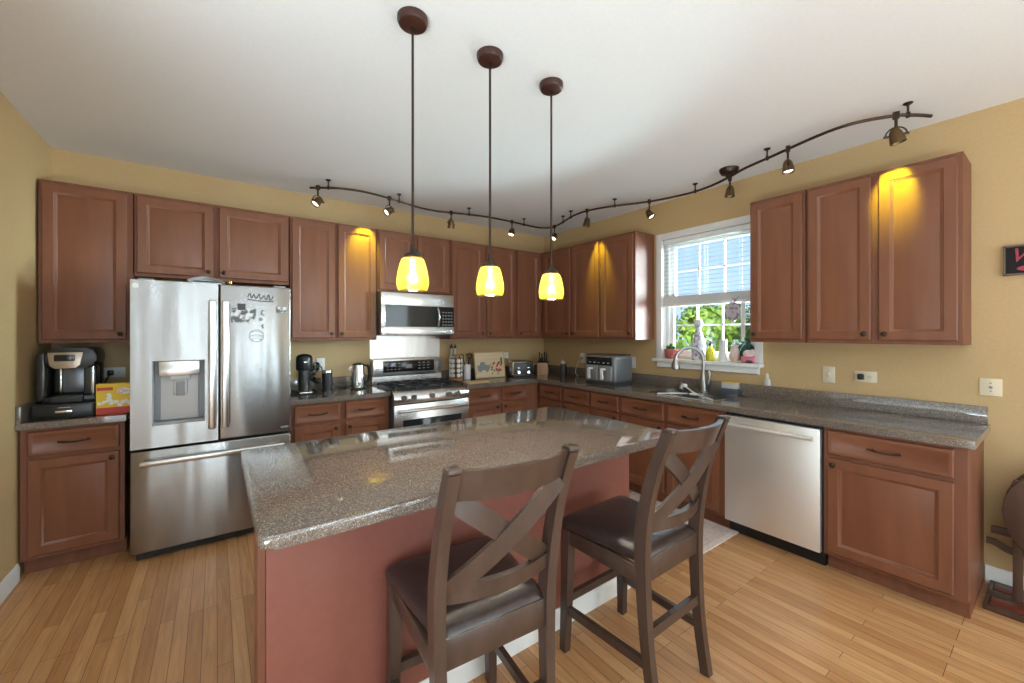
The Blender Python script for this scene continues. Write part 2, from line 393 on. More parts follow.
# kitchen window: vinyl double-hung unit set deep in the wall
win = bpy.data.objects.new('window_1', None); C.objects.link(win); win.location = (.1, (WY0+WY1)/2, WZ0); win['kind'] = 'structure'; ORG['window_1'] = win.location.copy()
f = MB()
for a in ((WY0, WY0+.045, WZ0, WZ1), (WY1-.045, WY1, WZ0, WZ1), (WY0, WY1, WZ0, WZ0+.035), (WY0, WY1, WZ1-.04, WZ1)):
    f.box(.06, .148, a[0]-.001, a[1]+.001, a[2]-.001, a[3]+.001, .004)
obj('window_frame', f, 'vinyl', win)
def sash(x, z0, z1, nv):
    f = MB(); y0, y1 = WY0+.045, WY1-.045
    f.box(x, x+.03, y0, y0+.04, z0, z1, .003).box(x, x+.03, y1-.04, y1, z0, z1, .003).box(x, x+.03, y0, y1, z0, z0+.045, .003).box(x, x+.03, y0, y1, z1-.04, z1, .003)
    o = obj('sash', f, 'vinyl', win)
    g = MB(); ya, yb = y0+.04, y1-.04
    for k in (1, 2): yy = ya+(yb-ya)*k/3; g.box(x+.008, x+.024, yy-.008, yy+.008, z0+.045, z1-.04)
    zz = z0+.045+(z1-z0-.085)*nv; g.box(x+.008, x+.024, ya, yb, zz-.008, zz+.008)
    obj('grille', g, 'vinyl', o)
    obj('pane', MB().box(x+.014, x+.018, ya-.005, yb+.005, z0+.04, z1-.035), 'pane', o)
sash(.112, 1.765, WZ1-.042, .5)
sash(.082, WZ0+.036, 1.80, .5)
s = MB(); s.box(-.075, .06, WY0-.055, WY1+.06, WZ0-.034, WZ0-.001, .008, 3)
s.prism([(0, 0), (-.03, .0), (-.042, -.05), (-.018, -.062), (0, -.062)], WY1-WY0+.05, Matrix(((1, 0, 0, 0), (0, 0, 1, WY0-.025), (0, 1, 0, WZ0-.034), (0, 0, 0, 1))))
struct('trim_1', s, 'white')
c_ = MB()   # white painted casing returns around the opening
c_.box(-.012, .06, WY1-.012, WY1-.0005, WZ0, WZ1-.013).box(-.012, -.0005, WY1, WY1+.05, WZ0, WZ1+.05, .002).box(-.012, .06, WY0+.0005, WY0+.012, WZ0, WZ1-.013).box(-.012, -.0005, WY0-.05, WY0, WZ0, WZ1+.05, .002).box(-.012, .06, WY0+.0005, WY1-.0005, WZ1-.012, WZ1-.0005).box(-.012, -.0005, WY0+.0005, WY1-.0005, WZ1, WZ1+.05, .002)
struct('trim_2', c_, 'white')

# blind
bl = thing('window_blind', 'white horizontal slatted blind raised halfway up the kitchen window', 'blind', (.03, -2.245, 1.7))
y0, y1 = WY0+.02, WY1-.02
obj('head_rail', MB().box(.012, .055, y0, y1, WZ1-.06, WZ1-.014, .003), 'vinyl', bl)
sl = MB()
nsl = 13
for i in range(nsl):
    z = 1.815+i*(WZ1-.085-1.815)/(nsl-1)
    sl.box(-.025, .025, y0, y1, -.0014, .0014, Mx=V(.033, 0, z) @ R(math.radians(-9), 'Y'))
obj('slats', sl, 'slat', bl)
st = MB()
for i in range(14): st.box(.008, .058, y0, y1, 1.728+i*.0052, 1.7318+i*.0052)
obj('slat_stack', st, 'vinyl', bl)
obj('bottom_rail', MB().box(.008, .058, y0, y1, 1.700, 1.727, .004), 'vinyl', bl)
ld = MB()
for yy in (y0+.12, -2.245, y1-.12):
    ld.cyl((.008, yy, 1.71), (.008, yy, WZ1-.03), .0012, n=6).cyl((.058, yy, 1.71), (.058, yy, WZ1-.03), .0012, n=6)
obj('ladder_cord', ld, 'vinyl', bl)
obj('wand', MB().cyl((.0, y1-.1, 1.93), (.012, y1-.1, WZ1-.05), .004, n=8), 'vinyl', bl)
obj('pull_cord', MB().box(-.004, .004, -2.60, -2.565, 1.40, 1.70, .003).cyl((0, -2.583, 1.37), (0, -2.583, 1.41), .012, .006), 'vinyl', bl)

# outside the window
struct('lawn', MB().box(1.0, 40, -30, 30, -.7, -.6), 'lawn')
def tree(x, y, h, r, seed, m, label, name='leafy_tree'):
    rnd = random.Random(seed); zb = -.6
    t = thing(name, label, 'tree', (x, y, zb), 'trees outside the kitchen window')
    tr = MB(); tr.tube(smooth_path([(x, y, zb-.02), (x+.05, y+.03, zb+h*.3), (x-.04, y, zb+h*.6), (x, y, zb+h*.8)], 4), [.11-.09*i/12 for i in range(13)], 8)
    for k in range(6):
        a = k*2.4; z = zb+h*(.25+.08*k); tr.tube([(x, y, z), (x+math.cos(a)*r*.4, y+math.sin(a)*r*.4, z+.3), (x+math.cos(a)*r*.7, y+math.sin(a)*r*.7, z+.45)], [.04, .025, .01], 6)
    obj('trunk', tr, 'bark', t)
    b = bmesh.new()
    lobes = []
    for _ in range(18):
        lr = r*rnd.uniform(.35, .5); q = r*.93-lr
        lobes.append((Vector((rnd.uniform(-1, 1)*q, rnd.uniform(-1, 1)*q, h*rnd.uniform(.12, .82))), lr))
    for i in range(4200):
        c0, lr = rnd.choice(lobes)
        d = Vector((rnd.gauss(0, 1), rnd.gauss(0, 1), rnd.gauss(0, 1))).normalized()
        p = Vector((x, y, zb))+c0+d*lr*rnd.uniform(.75, 1.05)
        if p.z < zb+.1: continue
        s_ = rnd.uniform(.05, .11)
        a = Vector((rnd.gauss(0, 1), rnd.gauss(0, 1), rnd.gauss(0, 1))).normalized(); bb = d.cross(a).normalized(); a = bb.cross(d+a*.5).normalized()
        b.faces.new([b.verts.new(p+q) for q in (a*s_, bb*s_*.55, -a*s_, -bb*s_*.55)])
    k = MB(); k.add(b); obj('crown', k, m, t, smooth=False, recalc=False)
tree(6.5, 3.45, 2.95, 1.1, 1, 'leaf1', 'sunlit yellow-green tree seen through the left panes of the window')
tree(6.5, 1.25, 2.85, 1.1, 2, 'leaf1', 'broad bright green tree in the middle of the window view')
tree(6.5, -.95, 2.6, 1.1, 3, 'leaf2', 'darker green bushy tree at the right of the window view')
tree(10.5, 5.9, 3.9, 1.6, 4, 'leaf2', 'tall dark green tree farther back at the left edge of the window view')
tree(10.5, 2.6, 3.3, 1.6, 5, 'leaf2', 'dark green tree standing behind the sunlit trees outside')

# ------------------------------------------------------------------ cabinets
def door_mesh(mb, u0, u1, z0, z1, v0, t=.02, rail=.056, drawer=False):
    """framed door with a recessed, beaded panel; concentric rings of one mesh"""
    if drawer: rings = [(0, 0), (0, t-.004), (.004, t), (.018, t), (.022, t-.003)]
    else: rings = [(0, 0), (0, t-.004), (.004, t), (rail-.004, t), (rail, t-.004), (rail+.006, t-.006), (rail+.012, t-.011), (rail+.026, t-.008)]
    b = bmesh.new(); R_ = []
    for i, v in rings:
        R_.append([b.verts.new(p) for p in ((u0+i, v0+v, z0+i), (u1-i, v0+v, z0+i), (u1-i, v0+v, z1-i), (u0+i, v0+v, z1-i))])
    for a, c in zip(R_, R_[1:]):
        for k in range(4): b.faces.new((a[k], a[(k+1) % 4], c[(k+1) % 4], c[k]))
    b.faces.new(R_[-1]); b.faces.new(R_[0][::-1])
    mb.add(b); return mb
def knob(T, u, z, v, parent):
    k = MB(T); X = V(u, v, z) @ R(-PI/2, 'X')
    k.lathe([(0, -.001), (.009, 0), (.006, .004), (.005, .013), (.011, .017), (.0155, .022), (.0145, .027), (.008, .0305), (0, .031)], n=14, Mx=X)
    obj('knob', k, 'bronze', parent)
def pull(T, u, z, v, parent, w=.13):
    k = MB(T); h = w/2
    k.tube(smooth_path([(u-h, v+.022, z+.003), (u-h*.6, v+.030, z-.001), (u, v+.033, z-.003), (u+h*.6, v+.030, z-.001), (u+h, v+.022, z+.003)], 4), .0048, 8)
    for s_ in (-1, 1):
        k.cyl((u+s_*h*.72, v-.001, z), (u+s_*h*.72, v+.028, z), .0055, .0045, 10); k.sphere((u+s_*h, v+.022, z+.003), .0075, n=8)
    obj('handle', k, 'bronze', parent)
UPZ0, UPZ1 = 1.372, 2.436
def upper(label, T, u0, u1, doors, z0=UPZ0, z1=UPZ1, depth=.305, g='cherry wall cabinets'):
    c = T @ Vector(((u0+u1)/2, 0, z0))
    t = thing('wall_cabinet', label, 'cabinet', c, g)
    b = MB(T); b.box(u0+.0012, u1-.0012, .001, depth-.0205, z0+.012, z1-.001); b.box(u0+.0008, u1-.0008, depth-.02, depth, z0, z1, .0015, 1); b.box(u0+.0012, u0+.018, .001, depth-.0205, z0+.0005, z0+.0115); b.box(u1-.018, u1-.0012, .001, depth-.0205, z0+.0005, z0+.0115)
    obj('cabinet_body', b, 'wood_side', t)
    for d0, d1, kside in doors:
        o = obj('door', door_mesh(MB(T), d0, d1, z0+.025, z1-.022, depth+.001), 'wood', t)
        ku = d1-.03 if kside == 'r' else d0+.03
        knob(T, ku, z0+.062, depth+.020, o)
    return t
upper('tall single-door cherry cabinet above the coffee maker at the left wall', TB, -4.535, -4.082, [(-4.515, -4.115, 'r')])
upper('short two-door cherry cabinet above the refrigerator', TB, -4.078, -3.104, [(-4.062, -3.625, 'r'), (-3.588, -3.118, 'l')], z0=1.845)
upper('two-door cherry cabinet between the refrigerator and microwave, with an amber glow near its top', TB, -3.100, -2.364, [(-3.085, -2.742, 'r'), (-2.715, -2.375, 'l')])
upper('short two-door cherry cabinet directly above the microwave', TB, -2.360, -1.584, [(-2.345, -1.99, 'r'), (-1.955, -1.60, 'l')], z0=1.835)
upper('two-door cherry cabinet right of the microwave, above the spice rack', TB, -1.580, -.705, [(-1.565, -1.165, 'r'), (-1.122, -.722, 'l')])
upper('narrow cherry corner cabinet above the toaster on the range wall', TB, -.701, -.304, [(-.685, -.345, 'l')])
upper('narrow cherry corner cabinet on the window wall, above the knife block', TR, .304, .843, [(.36, .832, 'r')])
upper('cherry cabinet second from the window, above the cord outlet', TR, .847, 1.276, [(.857, 1.262, 'l')])
upper('cherry cabinet left of the window, its bare side facing the blind', TR, 1.280, 1.722, [(1.295, 1.700, 'r')])
upper('narrow single-door cherry cabinet just right of the window', TR, 2.772, 3.135, [(2.785, 3.118, 'l')])
upper('wide two-door cherry cabinet at the right end above the dishwasher counter', TR, 3.139, 3.872, [(3.155, 3.485, 'r'), (3.522, 3.852, 'l')])

BD = .61
def base(label, T, u0, u1, units, g='cherry base cabinets', side=None, extra=None, hollow=False):
    """units: (d0, d1, knob side, door, drawer); hollow leaves room for the sink bowls"""
    c = T @ Vector(((u0+u1)/2, 0, 0))
    t = thing('base_cabinet', label, 'cabinet', c, g)
    b = MB(T)
    if hollow:
        b.box(u0+.0012, u1-.0012, .002, BD-.0205, .10, .60); b.box(u0+.0012, u0+.018, .002, BD-.0205, .6005, .875); b.box(u1-.018, u1-.0012, .002, BD-.0205, .6005, .875)
    else: b.box(u0+.0012, u1-.0012, .002, BD-.0205, .10, .875)
    b.box(u0+.0008, u1-.0008, BD-.02, BD, .10, .875, .0015, 1)
    if side: b.box(u1-.016, u1-.0012, .016, BD-.071, 0, .0995)
    obj('cabinet_body', b, 'wood_side', t)
    obj('toe_kick', MB(T).box(u0+.001, u1-.001, .50, .54, 0, .10), 'wood_side', t)
    for d0, d1, ks in units:
        o = obj('drawer', door_mesh(MB(T), d0, d1, .715, .855, BD+.001, drawer=True), 'wood_h', t)
        pull(T, (d0+d1)/2, .785, BD+.021, o, min(.13, (d1-d0)*.38))
        o = obj('door', door_mesh(MB(T), d0, d1, .125, .690, BD+.001), 'wood', t)
        knob(T, d1-.03 if ks == 'r' else d0+.03, .655, BD+.020, o)
    return t
base('cherry base cabinet under the coffee maker, left of the refrigerator', TB, -4.535, -4.085, [(-4.50, -4.11, 'r')])
base('cherry base cabinet with two drawers between the refrigerator and range', TB, -3.135, -2.352, [(-3.11, -2.775, 'r'), (-2.725, -2.385, 'l')])
base('cherry base cabinet with two drawers right of the range, under the cutting boards', TB, -1.566, -.6115, [(-1.545, -1.165, 'r'), (-1.125, -.79, 'l')])
base('cherry corner base cabinet on the window wall, beside the range-wall drawers', TR, .6115, 1.028, [(.665, 1.005, 'r')])
base('narrow cherry base cabinet under the air fryer, second from the corner', TR, 1.030, 1.425, [(1.055, 1.405, 'l')])
base('narrow cherry base cabinet between the air fryer and the sink cabinet', TR, 1.427, 1.788, [(1.445, 1.77, 'r')])
base('wide cherry sink base cabinet under the window, with two drawer fronts', TR, 1.790, 2.738, [(1.81, 2.24, 'r'), (2.275, 2.70, 'l')], hollow=True)
base('cherry base cabinet at the right end beside the dishwasher, its side panel exposed', TR, 3.330, 3.920, [(3.352, 3.872, 'l')], side=True)

# ------------------------------------------------------------------ counters
def slab_cells(xs, ys, hole, z0, z1, b=.012):
    """L or rectangular slab out of grid cells; hole(ix,iy) says a cell is empty"""
    bm = bmesh.new(); vs = {}
    def v(i, j, k):
        if (i, j, k) not in vs: vs[i, j, k] = bm.verts.new((xs[i], ys[j], (z0, z1)[k]))
        return vs[i, j, k]
    nx, ny = len(xs)-1, len(ys)-1
    full = lambda i, j: 0 <= i < nx and 0 <= j < ny and not hole(i, j)
    for i in range(nx):
        for j in range(ny):
            if not full(i, j): continue
            bm.faces.new((v(i, j, 1), v(i+1, j, 1), v(i+1, j+1, 1), v(i, j+1, 1)))
            bm.faces.new((v(i, j, 0), v(i, j+1, 0), v(i+1, j+1, 0), v(i+1, j, 0)))
            for di, dj, a, c in ((0, -1, (i, j), (i+1, j)), (1, 0, (i+1, j), (i+1, j+1)), (0, 1, (i+1, j+1), (i, j+1)), (-1, 0, (i, j+1), (i, j))):
                if not full(i+di, j+dj): bm.faces.new((v(*a, 0), v(*c, 0), v(*c, 1), v(*a, 1)))
    if b:
        es = [e for e in bm.edges if len(e.link_faces) == 2 and e.calc_face_angle(0) > .5 and abs(e.verts[0].co.z-e.verts[1].co.z) < 1e-5]
        bmesh.ops.bevel(bm, geom=es, offset=b, segments=4, profile=.5, affect='EDGES', clamp_overlap=True)
    return bm
CZ0, CZ1 = .876, .914
t = thing('countertop', 'short speckled brown counter piece under the coffee maker, left of the refrigerator', 'countertop', (-4.31, 0, CZ0), 'speckled stone countertops')
k = MB(); k.add(slab_cells([XL+.002, -4.075], [-.645, -.001], lambda i, j: False, CZ0, CZ1)); obj('slab', k, 'stone', t)
k = MB(); k.box(XL+.002, -4.08, -.021, -.001, CZ1, CZ1+.1, .003).box(XL+.002, XL+.022, -.64, -.0215, CZ1, CZ1+.1, .003); obj('backsplash', k, 'stone', t)
t = thing('countertop', 'speckled brown counter piece between the refrigerator and range', 'countertop', (-2.74, 0, CZ0), 'speckled stone countertops')
k = MB(); k.add(slab_cells([-3.14, -2.348], [-.645, -.001], lambda i, j: False, CZ0, CZ1)); obj('slab', k, 'stone', t)
obj('backsplash', MB().box(-3.14, -2.35, -.021, -.001, CZ1, CZ1+.1, .003), 'stone', t)
SX0, SX1, SY0, SY1 = -.555, -.105, -2.61, -1.97
t = thing('countertop', 'long L-shaped speckled brown counter around the corner, with the sink in it', 'countertop', (-.3, -.3, CZ0), 'speckled stone countertops')
k = MB(); k.add(slab_cells([-1.57, -.645, SX0, SX1, -.001], [-3.945, SY0, SY1, -.645, -.001],
        lambda i, j: (i == 0 and j < 3) or (i == 2 and j == 1), CZ0, CZ1)); obj('slab', k, 'stone', t)
k = MB(); k.box(-1.566, -.0215, -.021, -.001, CZ1, CZ1+.1, .003).box(-.021, -.001, -3.935, -.001, CZ1, CZ1+.1, .003); obj('backsplash', k, 'stone', t)

# sink
t = thing('kitchen_sink', 'double-bowl stainless sink set in the counter under the window', 'sink', (-.33, -2.29, CZ1))
k = MB()
def bowl(mb, x0, x1, y0, y1, zt, d):
    rr = [rect_round(x0-i, x1+i, y0-i, y1+i, .05, 4) for i in (0, 0, -.012, -.03)]; zs = [zt, zt-d*.85, zt-d*.97, zt-d]
    b = bmesh.new(); L = [[b.verts.new((x, y, z)) for x, y in r] for r, z in zip(rr, zs)]
    for a, c in zip(L, L[1:]):
        n = len(a)
        for i in range(n): b.faces.new((a[i], a[(i+1) % n], c[(i+1) % n], c[i]))
    b.faces.new(L[-1]); mb.add(b)
bowl(k, SX0+.02, SX1-.02, -2.27, SY1-.02, CZ1-.001, .2); bowl(k, SX0+.02, SX1-.02, SY0+.02, -2.30, CZ1-.001, .2)
obj('bowl', k, 'chrome', t, recalc=False)
k = MB(); rim = [SX0-.012, SX0+.02, SX1-.02, SX1+.012]
k.add(slab_cells(rim, [SY0-.012, SY0+.02, -2.30, -2.27, SY1-.02, SY1+.012], lambda i, j: i == 1 and j in (1, 3), CZ1-.001, CZ1+.003, .0012)); obj('rim', k, 'chrome', t)
k = MB(); k.lathe([(0, .004), (.03, .004), (.042, .006), (.046, 0)], (-.33, -2.11, CZ1-.199), 18); obj('drain', k, 'chrome', t)
k = MB(); k.lathe([(0, .004), (.03, .004), (.042, .006), (.046, 0)], (-.33, -2.455, CZ1-.199), 18); obj('drain', k, 'chrome', t)

t = thing('faucet', 'brushed nickel gooseneck faucet with side lever in front of the window', 'faucet', (-.068, -2.27, CZ1))
fx, fy = -.062, -2.27
k = MB(); k.lathe([(0, 0), (.036, 0), (.036, .006), (.031, .012), (.031, .09), (.028, .12), (.022, .15), (.016, .18), (0, .18)], (fx, fy, CZ1), 18); obj('body', k, 'nickel', t)
pts = []
ex, ey = -.235, -2.105
for i in range(15):
    a = PI*i/14*1.02; s_ = (1-math.cos(a))/2; pts.append((fx+(ex-fx)*s_, fy+(ey-fy)*s_, 1.19+.118*math.sin(a)))
k = MB(); k.tube([(fx, fy, 1.075)]+pts, .0155, 12); obj('spout', k, 'nickel', t)
px_, py_, pz_ = pts[-1]
k = MB(); k.lathe([(0, .03), (.017, .03), (.020, 0), (.032, -.03), (.037, -.055), (.035, -.078), (.026, -.086), (0, -.086)][::-1], (px_, py_, pz_+.01), 16); obj('spray_head', k, 'nickel', t)
k = MB(); k.cyl((fx, fy, 1.0), (fx-.01, fy-.045, 1.0), .016, .012); k.tube(smooth_path([(fx-.01, fy-.045, .98), (fx-.012, fy-.058, 1.03), (fx-.012, fy-.062, 1.08), (fx-.012, fy-.055, 1.12)], 4), [.016, .016, .015, .014, .013, .012, .011, .011, .011, .011, .010, .009, .008], 10); obj('lever', k, 'nickel', t)

# ------------------------------------------------------------------ island
t = thing('kitchen_island', 'large kitchen island with a maroon painted panel and speckled stone top', 'island', (-2.6, -2.4, 0))
IX0, IX1, IY0, IY1 = -3.505, -1.71, -2.74, -2.07
obj('cabinet_body', MB().box(IX0+.06, IX1-.02, IY0+.021, IY1, .10, .8745), 'wood_side', t)
obj('toe_kick', MB().box(IX0+.075, IX1-.03, IY0+.03, IY1-.07, 0, .10), 'wood_side', t)
obj('seating_panel', MB().box(IX0+.0225, IX1, IY0, IY0+.02, 0, .8745, .001, 1), 'maroon', t)
obj('corner_post', MB().box(IX0, IX0+.022, IY0-.001, IY0+.02, 0, .8745, .002, 1), 'wood_side', t)
obj('end_panel', MB().box(IX0, IX0+.059, IY0+.0205, IY0+.14, .0, .8745, .001, 1), 'wood_side', t)
k = MB(); k.prism([(0, 0), (.013, 0), (.013, .07), (.009, .085), (.004, .095), (0, .095)], IX1-IX0-.03, Matrix(((0, 0, 1, IX0+.03), (-1, 0, 0, IY0), (0, 1, 0, 0), (0, 0, 0, 1))))
obj('baseboard', k, 'white', t)
k = MB(); b_ = bmesh.new(); pl = rect_round(-3.519, -1.657, -2.998, -2.027, .034, 5)
k.prism(pl, .04, V(0, 0, .875), b=.013, seg=4); obj('island_top', k, 'stone', t)
for j in range(4):   # drawer and door fronts on the range side
    u0 = 1.74+j*.435; TI = Matrix(((-1, 0, 0, 0), (0, 1, 0, IY1), (0, 0, 1, 0), (0, 0, 0, 1)))
    o = obj('drawer', door_mesh(MB(TI), u0, u0+.40, .715, .855, .001, drawer=True), 'wood_h', t); pull(TI, u0+.2, .785, .021, o)
    o = obj('door', door_mesh(MB(TI), u0, u0+.40, .125, .69, .001), 'wood', t); knob(TI, u0+.37, .655, .02, o)

# ------------------------------------------------------------------ counter stools
def make_stool():
    t = thing('counter_stool', 'x', 'stool', (0, 0, 0), 'espresso counter stools', world=False)
    for s_ in (-1, 1):
        k = MB(); k.tube([(s_*.205, .212, 0), (s_*.197, .205, .30), (s_*.195, .200, .555)], 0, sq=[(.034, .034), (.042, .042), (.046, .046)]); obj('front_leg', k, 'stool', t, ang=30)
    path = smooth_path([(0, -.245, 0), (0, -.212, .2), (0, -.196, .40), (0, -.190, .60), (0, -.205, .76), (0, -.245, .93), (0, -.305, 1.09)], 4)
    for s_ in (-1, 1):
        n = len(path); k = MB()
        k.tube([(s_*(.178+.017*min(1, i/n*1.6)), p.y, p.z) for i, p in enumerate(path)], 0, sq=[(.036-.003*(abs(i/n-.5)*2), .038+.012*math.exp(-((i/n-.55)/.25)**2)) for i in range(n)])
        k.box(s_*.195-.020, s_*.195+.020, -.328, -.288, 1.086, 1.100, .004)
        obj('back_post', k, 'stool', t, ang=30)
    def backy(z):
        for a, b in zip(path, path[1:]):
            if a.z <= z <= b.z: return a.y+(b.y-a.y)*(z-a.z)/(b.z-a.z)
        return path[-1].y
    def curved_rail(z0, z1, th, bow, hw=.178):
        b = bmesh.new(); N = 12; L = []
        for i in range(N+1):
            x = -hw+2*hw*i/N; q = -bow*(1-(x/hw)**2)
            L.append([b.verts.new((x, backy(z)+q+o_, z)) for z, o_ in ((z0, -th/2), (z0, th/2), (z1, th/2), (z1, -th/2))])
        for a, c in zip(L, L[1:]):
            for j in range(4): b.faces.new((a[j], a[(j+1) % 4], c[(j+1) % 4], c[j]))
        b.faces.new(L[0][::-1]); b.faces.new(L[-1])
        return MB().add(b)
    obj('crest_rail', curved_rail(1.0, 1.09, .022, .045), 'stool', t)
    obj('lower_back_rail', curved_rail(.685, .735, .022, .035), 'stool', t)
    for s_, off in ((1, -.006), (-1, .006)):
        b = bmesh.new(); N = 14; L = []
        for i in range(N+1):
            q = i/N; x = s_*(-.172+.344*q); z = .722+(.998-.722)*q; y = backy(z)-.038*(1-(x/.178)**2)+off
            dx, dz = .344*s_, .276; ln = math.hypot(dx, dz); nx, nz = -dz/ln*.031, dx/ln*.031
            L.append([b.verts.new((x+nx*c, y+o_, min(max(z+nz*c, .70), 1.02))) for c, o_ in ((-1, -.007), (1, -.007), (1, .007), (-1, .007))])
        for a, c in zip(L, L[1:]):
            for j in range(4): b.faces.new((a[j], a[(j+1) % 4], c[(j+1) % 4], c[j]))
        b.faces.new(L[0][::-1]); b.faces.new(L[-1])
        obj('cross_slat', MB().add(b), 'stool', t)
    k = MB(); k.box(-.175, .175, .185, .207, .49, .555, .003).box(-.175, .175, -.205, -.183, .495, .585, .003).box(-.208, -.186, -.17, .18, .49, .555, .003).box(.186, .208, -.17, .18, .49, .555, .003)
    obj('apron', k, 'stool', t)
    # padded seat
    k = MB(); b = bmesh.new(); L = []
    prof = [(.012, 0), (0, .012), (0, .028), (.008, .042), (.03, .054), (.075, .062), (.14, .066)]
    for i, z in prof:
        L.append([b.verts.new((x*(.80+.20*min(1, (y+.205)/.28)), y, .556+z)) for x, y in rect_round(-.228+i, .228-i, -.20+i*.9, .24-i, max(.035-i*.1, .01), 5)])
    for a, c in zip(L, L[1:]):
        n = len(a)
        for j in range(n): b.faces.new((a[j], a[(j+1) % n], c[(j+1) % n], c[j]))
    b.faces.new(L[-1]); b.faces.new(L[0][::-1])
    k.add(b); obj('seat', k, 'seat', t, ang=60)
    def stretcher(p, q, w=.022, h=.034): obj('stretcher', MB().tube([p, q], 0, sq=(w, h)), 'stool', t)
    stretcher((-.2, .205, .19), (-.183, -.205, .19)); stretcher((.2, .205, .19), (.183, -.205, .19))
    stretcher((-.198, .206, .235), (.198, .206, .235), .024, .034); stretcher((-.18, -.202, .30), (.18, -.202, .30), .022, .04)
    return t
st1 = make_stool(); st1.location = (-2.907, -3.002, 0); st1.rotation_euler.z = math.radians(-4)
st1['label'] = 'espresso wood cross-back counter stool nearest the camera, its back overlapping the island top'
dup(st1, (-2.115, -3.07, 0), math.radians(1), 'espresso wood cross-back counter stool standing toward the dishwasher, whole seat in view')

# ------------------------------------------------------------------ refrigerator
t = thing('refrigerator', 'stainless french-door refrigerator with a dispenser and bottom freezer', 'refrigerator', (-3.6, -.4, 0))
FX0, FX1, FS = -4.036, -3.160, -3.592
obj('cabinet_body', MB().box(FX0+.004, FX1-.004, -.715, -.03, .035, 1.755, .004).box(FX0+.06, FX1-.06, -.70, -.05, 0, .04), 'dark', t)
def panel(x0, x1, z0, z1, mats='steel', name='door'):
    return obj(name, MB().box(x0, x1, -.81, -.725, z0, z1, .008, 3), mats, t)
DX0, DX1, DZ0, DZ1 = -3.934, -3.668, .858, 1.262
d = MB()   # left door with a real recess for the dispenser
d.add(slab_cells([FX0, DX0, DX1, FS-.004], [.715, DZ0, DZ1, 1.772], lambda i, j: i == 1 and j == 1, 0, .085, .004), Matrix(((1, 0, 0, 0), (0, 0, -1, -.725), (0, 1, 0, 0), (0, 0, 0, 1))))
ld_ = obj('door', d, 'steel', t)
k = MB(); k.box(DX0, DX1, -.732, -.727, DZ0, DZ1)
k.box(DX0-.001, DX0+.006, -.808, -.73, DZ0, DZ1).box(DX1-.006, DX1+.001, -.808, -.73, DZ0, DZ1)
k.box(DX0, DX1, -.814, -.73, DZ0-.004, DZ0+.014, .002)
obj('dispenser_recess', k, 'grey', ld_)
k = MB(); k.box(DX0+.035, DX1-.035, -.755, -.732, DZ0+.015, 1.17, .006); obj('dispenser_back', k, 'ltgrey', ld_)
obj('control_panel', MB().box(DX0+.03, DX1-.028, -.812, -.74, 1.165, DZ1-.004, .004), 'steel3', ld_)
k = MB(); k.box(-3.85, -3.745, -.80, -.745, 1.135, 1.166, .008).box(-3.835, -3.76, -.775, -.75, 1.035, 1.14, .006); obj('nozzle', k, 'ltgrey', ld_)
k = MB(); k.box(-3.82, -3.775, -.785, -.772, 1.03, 1.12, .004); obj('paddle', k, 'grey', ld_)
rd_ = panel(FS+.004, FX1, .715, 1.772)
fz = panel(FX0, FX1, .062, .70, name='freezer_drawer')
def bar(x, z0, z1, parent):
    k = MB(); k.box(x-.021, x+.021, -.868, -.842, z0, z1, .010, 3); k.box(x-.012, x+.012, -.845, -.808, z0+.02, z0+.06, .003).box(x-.012, x+.012, -.845, -.808, z1-.06, z1-.02, .003)
    obj('handle', k, 'steel3', parent)
bar(FS-.036, .80, 1.66, ld_); bar(FS+.036, .80, 1.66, rd_)
k = MB(); k.box(FX0+.045, FX1-.045, -.872, -.845, .612, .648, .011, 3)
for x in (FX0+.12, FX1-.12): k.box(x-.02, x+.02, -.85, -.808, .618, .642, .003)
obj('handle', k, 'steel3', fz)
k = MB(); k.box(FX0+.03, FX0+.11, -.79, -.60, 1.756, 1.785, .006).box(FX1-.11, FX1-.03, -.79, -.60, 1.756, 1.785, .006); obj('hinge_cover', k, 'grey', t)
obj('base_grille', MB().box(FX0+.02, FX1-.02, -.76, -.71, .01, .06), 'blackm', t)
obj('badge', MB().box(-3.225, -3.175, -.8125, -.809, .745, .757, .0008), 'gmark', rd_)
obj('round_sticker', MB().cyl((FX0+.025, -.8095, 1.735), (FX0+.025, -.812, 1.735), .016, n=20), 'wcard', ld_)
# magnets and pictures on the right door
def card(name, label, cat, x0, x1, z0, z1, m, extra=None):
    k = MB(); k.box(x0, x1, -.8135, -.8105, z0, z1)
    if extra: extra(k)
    return solo(name, k, m, label, cat, ((x0+x1)/2, -.8105, z0), 'magnets on the refrigerator')
ph = thing('photo_magnet', 'black and white photo print held on the right refrigerator door', 'photo', (-3.45, -.8105, 1.515), 'magnets on the refrigerator')
k = MB(); k.box(-3.524, -3.380, -.8135, -.8105, 1.515, 1.612)
obj('print', k, 'photo', ph)
k = MB(); k.box(-3.488, -3.440, -.824, -.814, 1.60, 1.645, .005); solo('magnet_clip', k, 'ink', 'dark square magnet clip over the top of the photo print', 'magnet', (-3.464, -.814, 1.60), 'magnets on the refrigerator')
k = MB(); X = Matrix(((1, 0, 0, 0), (0, 0, 1, -.8115), (0, 1, 0, 0), (0, 0, 0, 1)))
sq = smooth_path([(-3.428, -.8135, 1.693), (-3.415, -.8135, 1.72), (-3.405, -.8135, 1.688), (-3.39, -.8135, 1.715), (-3.378, -.8135, 1.684), (-3.36, -.8135, 1.718), (-3.35, -.8135, 1.680), (-3.33, -.8135, 1.708), (-3.318, -.8135, 1.678), (-3.30, -.8135, 1.715), (-3.29, -.8135, 1.676), (-3.272, -.8135, 1.705)], 4)
k.tube(sq, .003, 6).tube([(-3.43, -.8135, 1.678), (-3.35, -.8135, 1.668), (-3.27, -.8135, 1.668)], .003, 6)
